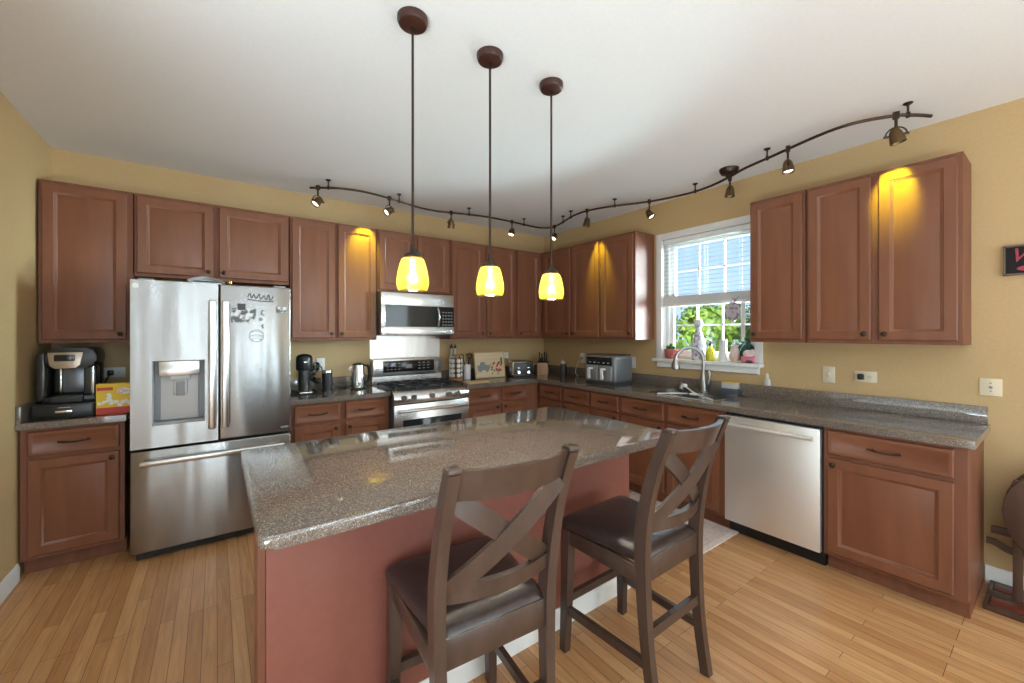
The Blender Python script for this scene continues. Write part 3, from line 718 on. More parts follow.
solo('script_magnet', k, 'ink', 'dark scribbled script magnet near the top of the right refrigerator door', 'magnet', (-3.35, -.8105, 1.67), 'magnets on the refrigerator')
def moon(x, z, r, label):
    k = MB(); pts = [(x+r*math.cos(a), -.8135, z+r*math.sin(a)) for a in [math.radians(60+i*24) for i in range(11)]]
    k.tube(pts, [.001+.003*math.sin(PI*i/10) for i in range(11)], 6); return solo('crescent_magnet', k, 'ink', label, 'magnet', (x, -.8105, z-r), 'magnets on the refrigerator')
moon(-3.33, 1.585, .016, 'small dark crescent magnet, topmost of the three right of the photo print')
moon(-3.33, 1.488, .012, 'faint small crescent magnet, lowest of the three right of the photo print')
k = MB(); k.lathe([(0, .0), (.013, 0), (.013, .003), (.006, .005), (0, .005)], n=14, Mx=V(-3.35, -.8105, 1.538) @ R(PI/2, 'X')); solo('round_magnet', k, 'gmark', 'small round dark magnet, middle of the three right of the photo print', 'magnet', (-3.35, -.8105, 1.525), 'magnets on the refrigerator')
k = MB()
for i in range(3):
    z = 1.395+.025*i; hw = (.034, .04, .034)[i]; k.tube([(-3.375-hw, -.813, z), (-3.375, -.813, z+.008), (-3.375+hw, -.813, z-.002)], .0022, 6)
k.tube([(-3.375+.043*math.cos(a), -.813, 1.42+.043*math.sin(a)) for a in [2*PI*i/20 for i in range(20)]], .002, 6, closed=True)
solo('circle_decal', k, 'gmark', 'round grey outline decal below the photo print', 'decal', (-3.375, -.8105, 1.377), 'magnets on the refrigerator')
card('picture_magnet', 'small grey picture magnet at the right edge of the refrigerator door', 'magnet', -3.252, -3.186, 1.588, 1.630, 'photo')
# things on top of the refrigerator
t = thing('headband', 'dark curved band lying on top of the refrigerator at the doors', 'band', (-3.68, -.74, 1.772))
k = MB(); pts = smooth_path([(-3.76, -.77, 1.785), (-3.72, -.76, 1.805), (-3.66, -.75, 1.815), (-3.60, -.77, 1.80), (-3.565, -.79, 1.782)], 4); k.tube(pts, 0, sq=(.012, .02)); obj('band', k, 'gmark', t)
k = MB()
for i, m in enumerate(range(3)): k.box(-3.74, -3.57, -.76+.02*i, -.55+.02*i, 1.7735+.011*i, 1.784+.011*i, .002, 1, m=i, Mx=V(0, 0, 0))
solo('magazine_stack', k, ['wcard', 'blue', 'ltgrey'], 'low stack of papers on top of the refrigerator', 'papers', (-3.65, -.65, 1.7735))
k = MB(); k.sphere((-3.53, -.76, 1.792), .018, n=10); solo('gold_bauble', k, P('gold_foil', (.8, .5, .2), .25, 1), 'tiny gold ball on top of the right refrigerator door', 'ball', (-3.53, -.76, 1.774))

# ------------------------------------------------------------------ range, splash sheet, microwave
t = thing('gas_range', 'stainless gas range with black grates between the cabinets', 'range', (-1.96, -.35, 0))
RX0, RX1 = -2.338, -1.576
obj('range_body', MB().box(RX0, RX1, -.655, -.03, .04, .895, .003).box(RX0+.03, RX1-.03, -.6, -.06, 0, .05), 'dark', t)
obj('cooktop', MB().box(RX0, RX1, -.665, -.10, .893, .915, .006), 'black', t)
k = MB(); k.prism([(-.655, .80), (-.70, .805), (-.71, .83), (-.70, .885), (-.66, .918), (-.62, .918), (-.62, .80)], RX1-RX0, Matrix(((0, 0, 1, RX0), (1, 0, 0, 0), (0, 1, 0, 0), (0, 0, 0, 1))), b=.004)
obj('control_panel', k, 'steel3', t)
for x in (-2.245, -2.155, -1.975, -1.80, -1.71):
    k = MB(); X = V(x, -.703, .858) @ R(PI/2+.15, 'X'); k.lathe([(.030, -.002), (.030, .004), (.024, .006), (.0225, .028), (.020, .031), (0, .031)], n=18, Mx=X).box(-.004, .004, -.021, .021, .030, .036, Mx=X)
    obj('knob', k, 'nickel', t)
dr = obj('oven_door', MB().box(RX0+.002, RX1-.002, -.70, -.656, .24, .795, .006), 'steel3', t)
obj('window', MB().box(RX0+.085, RX1-.085, -.7035, -.699, .34, .655, .002), 'dglass', dr)
k = MB(); k.cyl((RX0+.03, -.745, .742), (RX1-.03, -.745, .742), .014, n=14)
for x in (RX0+.06, RX1-.06): k.cyl((x, -.698, .742), (x, -.745, .742), .011, n=10)
obj('handle', k, 'chrome', dr)
dw_ = obj('storage_drawer', MB().box(RX0+.002, RX1-.002, -.695, -.656, .06, .232, .006), 'steel3', t)
bg = obj('backguard', MB().box(RX0, RX1, -.085, -.03, .90, 1.0).box(RX0, RX1, -.11, -.028, .995, 1.172, .008), 'steel3', t)
k = MB(); k.box(RX0+.10, RX1-.10, -.1135, -.109, 1.035, 1.152, .002); obj('display', k, 'siding', bg)
k = MB(); k.box(-2.0, -1.93, -.1145, -.113, 1.07, 1.11)
for i in range(4):
    for j in range(3): k.box(-2.2+.04*i, -2.18+.04*i, -.1145, -.113, 1.06+.03*j, 1.066+.03*j)
for i in range(3):
    for j in range(3): k.box(-1.86+.05*i, -1.835+.05*i, -.1145, -.113, 1.06+.03*j, 1.068+.03*j)
obj('button', k, 'gmark', bg)
for gx0, gx1 in ((RX0+.03, -2.09), (-2.08, -1.835), (-1.825, RX1-.03)):
    k = MB(); z = .945
    for y in (-.63, -.47, -.30, -.15): k.box(gx0, gx1, y-.006, y+.006, z-.012, z, .002, 1)
    for x in (gx0+.006, (gx0+gx1)/2, gx1-.006): k.box(x-.006, x+.006, -.636, -.144, z-.012, z, .002, 1)
    for x in (gx0+.008, gx1-.008):
        for y in (-.63, -.15): k.box(x-.008, x+.008, y-.008, y+.008, .914, z)
    obj('grate', k, 'iron', t)
for x in (-2.2, -1.957, -1.71):
    for y in (-.50, -.25):
        k = MB(); k.lathe([(.05, 0), (.045, .008), (.032, .010), (.032, .018), (.026, .022), (0, .022)], (x, y, .9145), 16); obj('burner', k, 'iron', t)
k = MB(); k.box(RX0, RX1+.02, -.003, -.0005, 1.02, 1.418, .0008, 1); solo('splash_sheet', k, 'steel3', 'stainless sheet on the wall between the range and microwave', 'splashback', (-1.96, 0, 1.02))

t = thing('microwave', 'stainless over-the-range microwave under the short cabinet', 'microwave', (-1.97, -.2, 1.42))
MX0, MX1 = -2.356, -1.588
obj('case', MB().box(MX0, MX1, -.375, -.003, 1.42, 1.828, .003), 'dark', t)
d = obj('door', MB().box(MX0+.001, MX1-.001, -.41, -.376, 1.705, 1.828, .004).box(MX0+.001, MX1-.001, -.41, -.376, 1.42, 1.50, .004).box(MX0+.001, MX0+.04, -.41, -.376, 1.49, 1.71, .002), 'steel3', t)
obj('window', MB().box(MX0+.038, MX1-.16, -.409, -.377, 1.498, 1.707), 'dglass', d)
k = MB(); k.tube(smooth_path([(-1.775, -.408, 1.69), (-1.778, -.44, 1.66), (-1.78, -.455, 1.60), (-1.778, -.44, 1.53), (-1.775, -.408, 1.49)], 4), .011, 10); obj('handle', k, 'chrome', d)
kp = obj('keypad', MB().box(MX1-.158, MX1-.002, -.409, -.377, 1.502, 1.703), 'siding', t)
k = MB()
for i in range(4):
    for j in range(5): k.box(MX1-.135+.032*i, MX1-.118+.032*i, -.4103, -.4088, 1.515+.032*j, 1.527+.032*j)
obj('button', k, 'gmark', kp)
obj('vent_grille', MB().box(MX0+.05, MX1-.05, -.36, -.05, 1.414, 1.42), 'blackm', t)

# ------------------------------------------------------------------ dishwasher
t = thing('dishwasher', 'stainless dishwasher with a bar handle in the window-wall cabinets', 'dishwasher', (-.3, -3.03, 0))
DY0, DY1 = -3.326, -2.742
obj('tub', MB().box(-.60, -.02, DY0, DY1, .10, .868), 'blackm', t)
obj('toe_kick', MB().box(-.56, -.1, DY0, DY1, 0, .10), 'black', t)
d = obj('door', MB().box(-.642, -.602, DY0+.006, DY1-.004, .10, .852, .006), 'steel2', t)
k = MB(); k.cyl((-.69, DY0+.03, .795), (-.69, DY1-.02, .795), .0125, n=14)
for y in (DY0+.06, DY1-.05): k.cyl((-.64, y, .795), (-.69, y, .795), .009, n=10)
obj('handle', k, 'steel2', d)

# ------------------------------------------------------------------ pendants
def pendant():
    t = thing('pendant_light', 'x', 'pendant light', (0, 0, ZC), 'amber glass pendants over the island', world=False)
    k = MB(); k.lathe([(0, -.038), (.045, -.038), (.056, -.032), (.062, -.018), (.062, -.002), (.058, 0), (0, 0)], n=28); obj('canopy', k, 'canopy', t)
    k = MB(); k.cyl((0, 0, -.95), (0, 0, -.036), .0055, n=8); obj('rod', k, 'bronze', t)
    k = MB(); k.lathe([(0, -.994), (.036, -.994), (.039, -.988), (.034, -.978), (.018, -.968), (.010, -.955), (.009, -.935), (0, -.935)], n=18)
    k.tube(smooth_path([(.004, 0, -.948), (.022, .002, -.962), (.040, .004, -.978), (.045, .004, -.998)], 4), .0035, 6); obj('socket_cap', k, 'bronze', t)
    k = MB(); prof = [(.040, -.994), (.045, -.997), (.052, -1.015), (.0595, -1.045), (.0645, -1.075), (.0655, -1.095), (.062, -1.115), (.058, -1.124)]
    k.lathe(prof+[(r-.003, z) for r, z in prof[::-1]]+[prof[0]], n=32); obj('shade', k, 'shade', t, recalc=True)
    k = MB(); k.sphere((0, 0, -1.075), .022, n=14).cyl((0, 0, -1.055), (0, 0, -.994), .011, n=10); obj('bulb', k, 'pbulb', t)
    return t
p1 = pendant()
PP = [(-2.953, 'amber glass pendant nearest the camera, in front of the microwave cabinet'), (-2.574, 'amber glass pendant in the middle of the row of three over the island'), (-2.194, 'amber glass pendant farthest from the camera, in front of the corner cabinets')]
for i, (x, lb) in enumerate(PP):
    if i == 0: p1.location = (x, -2.622, ZC); p1['label'] = lb
    else: dup(p1, (x, -2.622, ZC), label=lb)
    lamp('pendant_glow', 'POINT', (x, -2.622, ZC-1.075), 11.0, (1, .95, .86), shadow_soft_size=.026)

# ------------------------------------------------------------------ track light
RZ = 2.672
rail_pts = [(-2.963, -.416), (-2.908, -.456), (-2.842, -.50), (-2.773, -.54), (-2.665, -.575), (-2.513, -.58), (-2.323, -.545), (-2.23, -.515), (-1.983, -.445), (-1.805, -.44), (-1.657, -.475), (-1.49, -.525), (-1.245, -.568), (-.951, -.565), (-.766, -.55), (-.60, -.545), (-.49, -.575), (-.432, -.69), (-.50, -.93), (-.565, -1.125), (-.579, -1.341), (-.491, -1.587), (-.32, -1.888), (-.245, -2.149), (-.232, -2.297), (-.255, -2.448), (-.33, -2.634), (-.41, -2.786), (-.465, -2.964), (-.51, -3.101), (-.555, -3.238), (-.585, -3.38), (-.57, -3.50), (-.493, -3.634), (-.445, -3.675), (-.39, -3.715), (-.325, -3.749)]
t = thing('track_light_rail', 'long wavy bronze track rail snaking along the ceiling', 'track light', (-1.2, -1.2, ZC))
k = MB(); k.tube(smooth_path([(x, y, RZ) for x, y in rail_pts], 3), .0095, 8); obj('rail', k, 'bronze', t)
for x, y in ((-2.836, -.505), (-2.22, -.512), (-1.477, -.528), (-.771, -.55), (-.485, -.89), (-.55, -1.079), (-.478, -1.61), (-.232, -2.29), (-.463, -2.955), (-.445, -3.675)):
    k = MB(); k.lathe([(0, -.001), (.022, -.001), (.021, -.006), (.009, -.013), (.0055, -.02), (.0055, -.05), (.010, -.054), (.012, -.069), (.010, -.082), (0, -.084)][::-1], (x, y, ZC), 14); obj('standoff', k, 'bronze', t)
k = MB(); k.lathe([(0, -.07), (.022, -.068), (.024, -.045), (.055, -.040), (.068, -.022), (.072, -.001), (0, -.001)], (-.318, -2.62, ZC), 24); obj('power_canopy', k, 'bronze', t)
k = MB(); k.cyl((-.318, -2.62, ZC-.05), (-.33, -2.634, RZ-.03), .014, n=12); obj('power_feed', k, 'bronze', t)

def head():
    """track head in its own frame, lamp pointing down; origin at the rail"""
    t = thing('track_spotlight', 'x', 'spotlight', (0, 0, 0), 'bronze track spotlights', world=False)
    k = MB(); k.box(-.015, .015, -.013, .013, -.019, .02, .004).cyl((0, 0, -.016), (0, 0, -.068), .0075, .007, 10); obj('stem', k, 'bronze', t)
    k = MB(); k.tube([(.046*math.cos(a), 0, -.112+.046*math.sin(a)) for a in [PI*i/12 for i in range(13)]], .004, 6); k.cyl((-.054, 0, -.112), (-.030, 0, -.112), .007, n=8).cyl((.054, 0, -.112), (.030, 0, -.112), .007, n=8); obj('yoke', k, 'bronze', t)
    return t
def head_lamp(t, tilt, az, lit):
    X = V(0, 0, -.112) @ R(az) @ R(tilt, 'X') @ Matrix.Scale(1.32, 4)
    k = MB(); k.lathe([(0, .031), (.010, .031), (.016, .024), (.021, .012), (.0255, -.012), (.028, -.034), (.0265, -.034), (.022, -.02), (.0, -.016)], n=18, Mx=X)
    h = obj('lamp_head', k, 'brass', t)
    k = MB(); k.lathe([(0, -.030), (.014, -.029), (.0225, -.024), (.0225, -.021), (0, -.018)], n=14, Mx=X); obj('bulb', k, 'bulb' if lit else 'glassd', h)
M['glassd'] = P('frosted_lens', (.35, .30, .22), .3)
HEADS = [(-2.908, -.456, .65, 1.45, 1, 'bronze track spotlight at the left end of the rail, above the refrigerator cabinet'),
 (-2.323, -.545, .95, 1.3, 1, 'bronze track spotlight tilted left, second from the left end of the rail'),
 (-1.657, -.475, .35, -.6, 0, 'dark track spotlight turned away between the first two pendant rods'),
 (-.951, -.565, .45, 1.5, 1, 'lit bronze track spotlight on the range wall nearest the corner bend'),
 (-.432, -.69, .6, 1.4, 1, 'lit bronze track spotlight at the corner bend of the rail'),
 (-.579, -1.341, .2, .4, 0, 'dark bronze track spotlight above the cabinets left of the window'),
 (-.32, -1.888, .55, 3.1, 1, 'bronze track spotlight just left of the window top, angled right'),
 (-.33, -2.634, .05, 0, 0, 'bronze track spotlight hanging under the round power canopy'),
 (-.51, -3.101, .1, 2.5, 1, 'lit bell-shaped track spotlight above the cabinets right of the window'),
 (-.493, -3.634, .25, -1.2, 0, 'bronze track spotlight with a wide yoke at the right end of the rail')]
for x, y, tl, az, lit, lb in HEADS:
    t = head(); t.location = (x, y, RZ); t['label'] = lb; t.rotation_euler.z = math.radians(-72 if y < -3.5 else 20)
    head_lamp(t, tl, az, lit)
def spot(x, y, tx, ty, tz, e, ang=40):
    d = Vector((tx, ty, tz))-Vector((x, y, RZ-.13)); q = d.to_track_quat('-Z', 'Y').to_euler()
    lamp('track_beam', 'SPOT', (x, y, RZ-.13), e, (.80, 1, .02), q, spot_size=math.radians(ang), spot_blend=.8, shadow_soft_size=.015)
spot(-2.47, -.47, -2.49, -.33, 2.28, 34, 58)
spot(-.47, -1.27, -.33, -1.275, 2.22, 26, 50)
spot(-.49, -3.60, -.33, -3.60, 2.32, 60, 46)

# ------------------------------------------------------------------ wall plates
LASTPLUG = []
def plate(label, T, u, z, w, h, kind, m='plate', plug=False, cord=None):
    c = T @ Vector((u, 0, z)); t = thing('wall_outlet' if kind != 'switch' else 'light_switch', label, 'outlet' if kind != 'switch' else 'switch', c, 'wall plates')
    p = obj('cover_plate', MB(T).box(u-w/2, u+w/2, 0, .006, z-h/2, z+h/2, .002, 2), m, t)
    hz = w > h
    if kind == 'outlet':
        for s_ in (-1, 1):
            k = MB(T); X = V(u+(s_*.021 if hz else 0), .006, z+(0 if hz else s_*.021)) @ R(-PI/2, 'X'); k.lathe([(.0155, -.001), (.0155, .002), (0, .002)], n=14, Mx=X)
            o = obj('socket', k, m, t)
            k = MB(T); uu = u+(s_*.021 if hz else 0); zz = z+(0 if hz else s_*.021); k.box(uu-.006, uu-.004, .008, .0085, zz-.004, zz+.004).box(uu+.004, uu+.006, .008, .0085, zz-.004, zz+.004); obj('slot', k, 'ink', o)
    elif kind == 'switch':
        k = MB(T); k.box(u-.008, u+.008, .005, .009, z-.018, z+.018, .001).box(u-.004, u+.004, .008, .02, z, z+.014, .002); obj('toggle', k, m, t)
    elif kind == 'jack':
        for zz in (z-.022, z+.024): obj('screw', MB(T).cyl((u, .005, zz), (u, .0075, zz), .004, n=8), 'gmark', t)
        obj('jack', MB(T).box(u-.007, u+.007, .005, .008, z-.007, z+.006), 'gmark', t)
    if plug:
        k = MB(T); uu = u-(.021 if hz else 0); k.box(uu-.016, uu+.016, .0095, .045, z-.02, z+.018, .006)
        pg = solo('power_plug', k, plug, 'dark plug in the '+label, 'plug', T @ Vector((uu, .01, z)), 'plugs in the wall outlets')
        ORG[pg.name] = T @ Vector((uu, .01, z)); LASTPLUG.append(pg)
    return t
plate('ivory double light switch beside the window', TR, 3.18, 1.138, .072, .118, 'switch', 'cream')
plate('ivory horizontal outlet on the right wall', TR, 3.388, 1.14, .118, .074, 'outlet', 'cream', 'blackm')
plate('ivory jack plate at the far right of the window wall', TR, 3.945, 1.128, .085, .10, 'jack', 'cream')
plate('white horizontal outlet behind the coffee maker', TB, -4.22, 1.145, .118, .074, 'outlet', 'plate', 'black')
plate('white horizontal outlet above the toaster', TB, -.66, 1.155, .118, .074, 'outlet', 'plate')
plate('white outlet behind the milk frother', TB, -2.80, 1.14, .074, .118, 'outlet', 'plate')
plate('white outlet left of the air fryer', TR, .72, 1.135, .074, .118, 'outlet', 'plate', 'ltgrey')
k = MB(); k.tube(smooth_path([(-.04, -.72, 1.13), (-.05, -.68, 1.06), (-.05, -.66, 1.02), (-.06, -.66, .95), (-.08, -.72, .92)], 6), .003, 6); obj('cord', k, 'plate', LASTPLUG[-1])
plate('white switch plate right of the air fryer', TR, 1.458, 1.125, .074, .118, 'switch', 'plate')
def cord(pts, parent, r=.003, m='cord'):
    k = MB(); k.tube(smooth_path(pts, 6), r, 6); obj('power_cord', k, m, parent)

# ------------------------------------------------------------------ left counter: coffee maker, drawer, box
t = thing('pod_drawer', 'flat black coffee pod drawer under the coffee maker', 'drawer', (-4.37, -.4, CZ1))
obj('case', MB().box(-4.50, -4.235, -.565, -.25, CZ1+.001, CZ1+.088, .004), 'blackm', t)
d = obj('drawer_front', MB().box(-4.494, -4.241, -.572, -.563, CZ1+.008, CZ1+.082, .003), 'black', t)
obj('handle', MB().box(-4.40, -4.325, -.588, -.57, CZ1+.036, CZ1+.052, .004).box(-4.39, -4.335, -.575, -.57, CZ1+.066, CZ1+.07), 'chrome', d)
t = thing('coffee_maker', 'black and silver pod coffee maker at the left wall', 'coffee maker', (-4.36, -.4, 1.003))
Z0 = CZ1+.0885
k = MB(); k.box(-4.47, -4.235, -.51, -.27, Z0, Z0+.042, .012).box(-4.455, -4.235, -.385, -.27, Z0+.04, Z0+.30, .02, 3); obj('base', k, 'black', t)
k = MB(); k.prism(rect_round(-4.458, -4.232, Z0+.215, Z0+.345, .045, 6), .235, Matrix(((1, 0, 0, 0), (0, 0, -1, -.27), (0, 1, 0, 0), (0, 0, 0, 1))), b=.012, seg=3); obj('brew_head', k, 'black', t)
k = MB(); k.box(-4.298, -4.238, -.475, -.372, Z0+.04, Z0+.222, .010, 3); obj('side_column', k, P('dark_graphite', (.05, .05, .052), .3, .4), t)
k = MB(); k.box(-4.262, -4.250, -.479, -.474, Z0+.045, Z0+.30, .002).box(-4.418, -4.408, -.41, -.38, Z0+.045, Z0+.215, .002); obj('silver_strip', k, 'chrome', t)
k = MB(); k.box(-4.405, -4.300, -.398, -.380, Z0+.05, Z0+.215, .006); obj('pod_back', k, P('slate_metal', (.16, .17, .19), .3, .6), t)
k = MB(); k.prism([(-.045, .0), (.045, 0), (.066, .02), (.078, .10), (-.078, .10), (-.066, .02)], .012, V(-4.372, -.508, Z0+.215) @ R(PI/2-.1, 'X'), b=.003)
obj('lid_handle', k, P('bronze_grey_trim', (.42, .34, .27), .3, .7), t)
k = MB(); k.box(-4.418, -4.328, -.528, -.515, Z0+.262, Z0+.302, .004, Mx=V(0, 0, 0)); obj('display', k, 'siding', t)
k = MB(); k.box(-4.512, -4.462, -.46, -.28, Z0+.01, Z0+.315, .016, 3); obj('water_tank', k, P('smoky_tank', (.035, .03, .026), .2), t)
k = MB(); k.box(-4.43, -4.29, -.53, -.40, Z0+.002, Z0+.045, .006); obj('drip_tray', k, 'blackm', t)
cord([(-4.245, -.05, 1.13), (-4.27, -.08, 1.06), (-4.29, -.14, 1.03), (-4.30, -.28, 1.04)], t, .004)
t = thing('snack_box', 'yellow and red cardboard snack box beside the coffee maker', 'box', (-4.15, -.5, CZ1))
k = MB(); k.box(-4.228, -4.045, -.555, -.49, CZ1+.001, CZ1+.198, .001, 1); obj('carton', k, 'yellow', t)
k = MB(); k.box(-4.226, -4.047, -.5565, -.553, CZ1+.002, CZ1+.045).box(-4.224, -4.15, -.5565, -.553, CZ1+.155, CZ1+.175); obj('red_band', k, 'red', t)
k = MB(); k.cyl((-4.095, -.554, CZ1+.145), (-4.095, -.557, CZ1+.145), .001, n=8)
k.lathe([(0, 0), (.035, 0), (.035, .002), (0, .002)], n=20, Mx=V(-4.095, -.555, CZ1+.148) @ R(PI/2, 'X'), sy=.62); obj('logo_oval', k, 'wcard', t)
k = MB(); k.text('C', .04, V(-4.115, -.5572, CZ1+.134) @ R(PI/2, 'X'), shear=.2); k.tube(smooth_path([(-4.104, -.5575, CZ1+.142), (-4.096, -.5575, CZ1+.152), (-4.09, -.5575, CZ1+.141), (-4.082, -.5575, CZ1+.151), (-4.075, -.5575, CZ1+.142), (-4.066, -.5575, CZ1+.15)], 3), .002, 5); obj('logo_lettering', k, 'pink', t)
k = MB()
rr = random.Random(3)
for i in range(14): k.sphere((-4.21+.012*i+rr.uniform(-.006, .006), -.555, CZ1+.055+rr.uniform(0, .03)), rr.uniform(.008, .014), sy=.25, n=8)
for i in range(4): k.sphere((-4.165+rr.uniform(-.015, .015), -.555, CZ1+.09+.012*i), .012, sy=.25, n=8)
obj('printed_pieces', k, 'wcard', t)

# ------------------------------------------------------------------ counter between refrigerator and range
k = MB(); k.box(-3.12, -2.87, -.45, -.08, CZ1+.0005, CZ1+.004, .001, 1); solo('counter_mat', k, 'blackm', 'black mat on the counter under the capsule machine', 'mat', (-3.0, -.25, CZ1))
t = thing('capsule_machine', 'tall dark capsule coffee machine right beside the refrigerator', 'coffee maker', (-2.98, -.25, CZ1+.004))
z = CZ1+.004
k = MB(); k.lathe([(0, 0), (.058, 0), (.058, .012), (.046, .02), (.046, .2), (0, .2)], (-2.98, -.24, z), 22); obj('column', k, P('dark_chrome', (.08, .075, .07), .22, .7), t)
k = MB(); k.lathe([(0, .195), (.062, .195), (.066, .21), (.066, .30), (.063, .312), (.055, .325), (.03, .335), (0, .337)], (-2.98, -.25, z), 24); obj('brew_head', k, 'black', t)
k = MB(); k.box(-2.995, -2.965, -.318, -.29, z+.26, z+.275, .003); obj('lever', k, 'chrome', t)
k = MB(); k.box(-3.03, -2.93, -.36, -.25, z, z+.014, .004); obj('drip_tray', k, 'chrome', t)
t = thing('milk_frother', 'black cylindrical milk frother with a steel rim on the counter', 'frother', (-2.80, -.27, CZ1))
k = MB(); k.lathe([(0, .001), (.047, .001), (.047, .015), (.043, .02), (.043, .165), (0, .165)], (-2.80, -.28, CZ1), 22); obj('jug', k, 'black', t)
k = MB(); k.lathe([(0, .165), (.043, .165), (.044, .17), (.044, .186), (.038, .194), (.01, .197), (0, .197)], (-2.80, -.28, CZ1), 22); obj('lid', k, 'chrome', t)
# crumpled dish cloth hanging behind the frother
t = thing('dish_cloth', 'dark and white patterned cloth hung on the outlet behind the frother', 'cloth', (-2.86, -.06, CZ1+.06))
b = bmesh.new(); g = []
for i in range(9):
    g.append([b.verts.new((-2.93+.10*j/8*(1-.5*i/8)+.02*math.sin(i*.9)+.04*i/8, -.055-.02*math.sin(j*1.7+i*.5), 1.165-.19*i/8)) for j in range(9)])
for i in range(8):
    for j in range(8): b.faces.new((g[i][j], g[i][j+1], g[i+1][j+1], g[i+1][j]))
bmesh.ops.solidify(b, geom=list(b.faces), thickness=.004)
k = MB(); k.add(b); obj('fabric', k, noise_mat('checked_cloth', (.05, .05, .055), (.62, .6, .57), (1, 1, 1), 34, 2, .9, lo=.45, hi=.55), t)
t = thing('electric_kettle', 'polished steel electric kettle left of the range', 'kettle', (-2.52, -.27, CZ1))
k = MB(); k.lathe([(0, .001), (.074, .001), (.074, .012), (.07, .016), (0, .016)], (-2.525, -.27, CZ1), 24); obj('power_base', k, 'black', t)
k = MB(); k.lathe([(0, .016), (.068, .016), (.069, .05), (.064, .13), (.056, .20), (.052, .225), (0, .225)], (-2.525, -.27, CZ1), 26); obj('jug', k, 'chrome', t)
k = MB(); k.lathe([(0, .225), (.053, .225), (.050, .236), (.02, .244), (0, .245)], (-2.525, -.27, CZ1), 22); obj('lid', k, 'blackm', t)
k = MB(); k.tube(smooth_path([(-2.49, -.30, CZ1+.222), (-2.455, -.335, CZ1+.215), (-2.445, -.345, CZ1+.15), (-2.45, -.338, CZ1+.08), (-2.475, -.315, CZ1+.05)], 4), 0, sq=(.022, .016)); obj('handle', k, 'black', t)
k = MB(); k.prism([(0, 0), (.03, .02), (0, .05)], .03, V(-2.585, -.255, CZ1+.17) @ R(PI/2, 'X') @ R(PI, 'Y')); obj('spout', k, 'chrome', t)

cord([(-2.80, -.03, 1.12), (-2.78, -.05, 1.05), (-2.72, -.10, .96), (-2.66, -.15, .922), (-2.60, -.15, .922), (-2.57, -.2, .922)], t, .004)

# ------------------------------------------------------------------ counter right of the range
t = thing('spice_rack', 'round spice carousel of white-lidded jars beside the range', 'spice rack', (-1.46, -.22, CZ1))
cx, cy = -1.455, -.20
k = MB(); k.lathe([(0, .001), (.075, .001), (.078, .008), (.078, .022), (.07, .026), (0, .026)], (cx, cy, CZ1), 24).lathe([(.012, .02), (.012, .27), (.05, .272), (.052, .285), (0, .29)], (cx, cy, CZ1), 20); obj('stand', k, P('honey_wood', (.45, .22, .07), .4), t)
k = MB()
for i in range(4):
    for zz in (.032, .245): k.tube([(cx+.066*math.cos(a), cy+.066*math.sin(a), CZ1+zz) for a in [2*PI*q/20 for q in range(20)]], .002, 5, closed=True)
obj('wire_ring', k, 'chrome', t)
for lev in range(4):
    for q in range(6):
        a = 2*PI*q/6+.5+lev*0
        X = V(cx+.012*math.cos(a), cy+.012*math.sin(a), CZ1+.058+.053*lev) @ R(a) @ R(PI/2, 'Y')
        k = MB(); k.lathe([(0, .012), (.02, .012), (.022, .02), (.022, .046), (0, .046)], n=12, Mx=X); o = obj('jar', k, 'spice', t)
        k = MB(); k.lathe([(.0235, .045), (.0235, .058), (.021, .061), (0, .061)], n=12, Mx=X); obj('lid', k, 'wcard', o)
for i, (x, y, lb) in enumerate(((-1.445, -.075, 'clear oil bottle with dark stopper behind the spice carousel, closer to the range'), (-1.395, -.07, 'clear oil bottle with dark stopper behind the spice carousel, closer to the utensil crock'))):
    t = thing('oil_bottle', lb, 'bottle', (x, y, CZ1), 'oil bottles')
    k = MB(); k.lathe([(0, .001), (.024, .001), (.026, .01), (.026, .23), (.02, .26), (.011, .29), (.011, .35), (0, .35)], (x, y, CZ1), 16); obj('glass_body', k, P('oil_glass', (.62, .60, .55), .1), t)
    k = MB(); k.lathe([(0, .351), (.014, .351), (.014, .375), (.008, .38), (.005, .40), (0, .40)], (x, y, CZ1), 12); obj('stopper', k, 'blackm', t)
t = thing('utensil_crock', 'white cylindrical utensil holder right of the spice carousel', 'utensil holder', (-1.285, -.15, CZ1))
k = MB(); k.lathe([(0, .001), (.04, .001), (.042, .006), (.042, .165), (.038, .165), (.037, .02), (0, .02)], (-1.29, -.16, CZ1), 22); obj('crock', k, 'ceramic', t)
def utensil(name, label, pts, head_, m):
    t = thing(name, label, 'utensil', pts[0], 'utensils in the crock'); k = MB(); k.tube(smooth_path(pts, 4), .005, 6); obj('handle', k, m, t)
    k = MB(); head_(k); obj('head', k, m, t)
utensil('slotted_spatula', 'dark spatula leaning to the left in the utensil crock', [(-1.30, -.165, CZ1+.03), (-1.318, -.15, CZ1+.17), (-1.335, -.14, CZ1+.24)], lambda k: k.tube([(-1.35+.028*math.cos(a), -.138, CZ1+.255+.028*math.sin(a)) for a in [2*PI*i/14 for i in range(14)]], .0045, 6, closed=True), 'blackm')
utensil('kitchen_tongs', 'dark looped tongs leaning to the right in the utensil crock', [(-1.28, -.16, CZ1+.03), (-1.268, -.15, CZ1+.17), (-1.255, -.145, CZ1+.235)], lambda k: k.tube([(-1.25+.03*math.cos(a), -.143, CZ1+.26+.03*math.sin(a)) for a in [2*PI*i/14 for i in range(14)]], .0045, 6, closed=True), 'blackm')
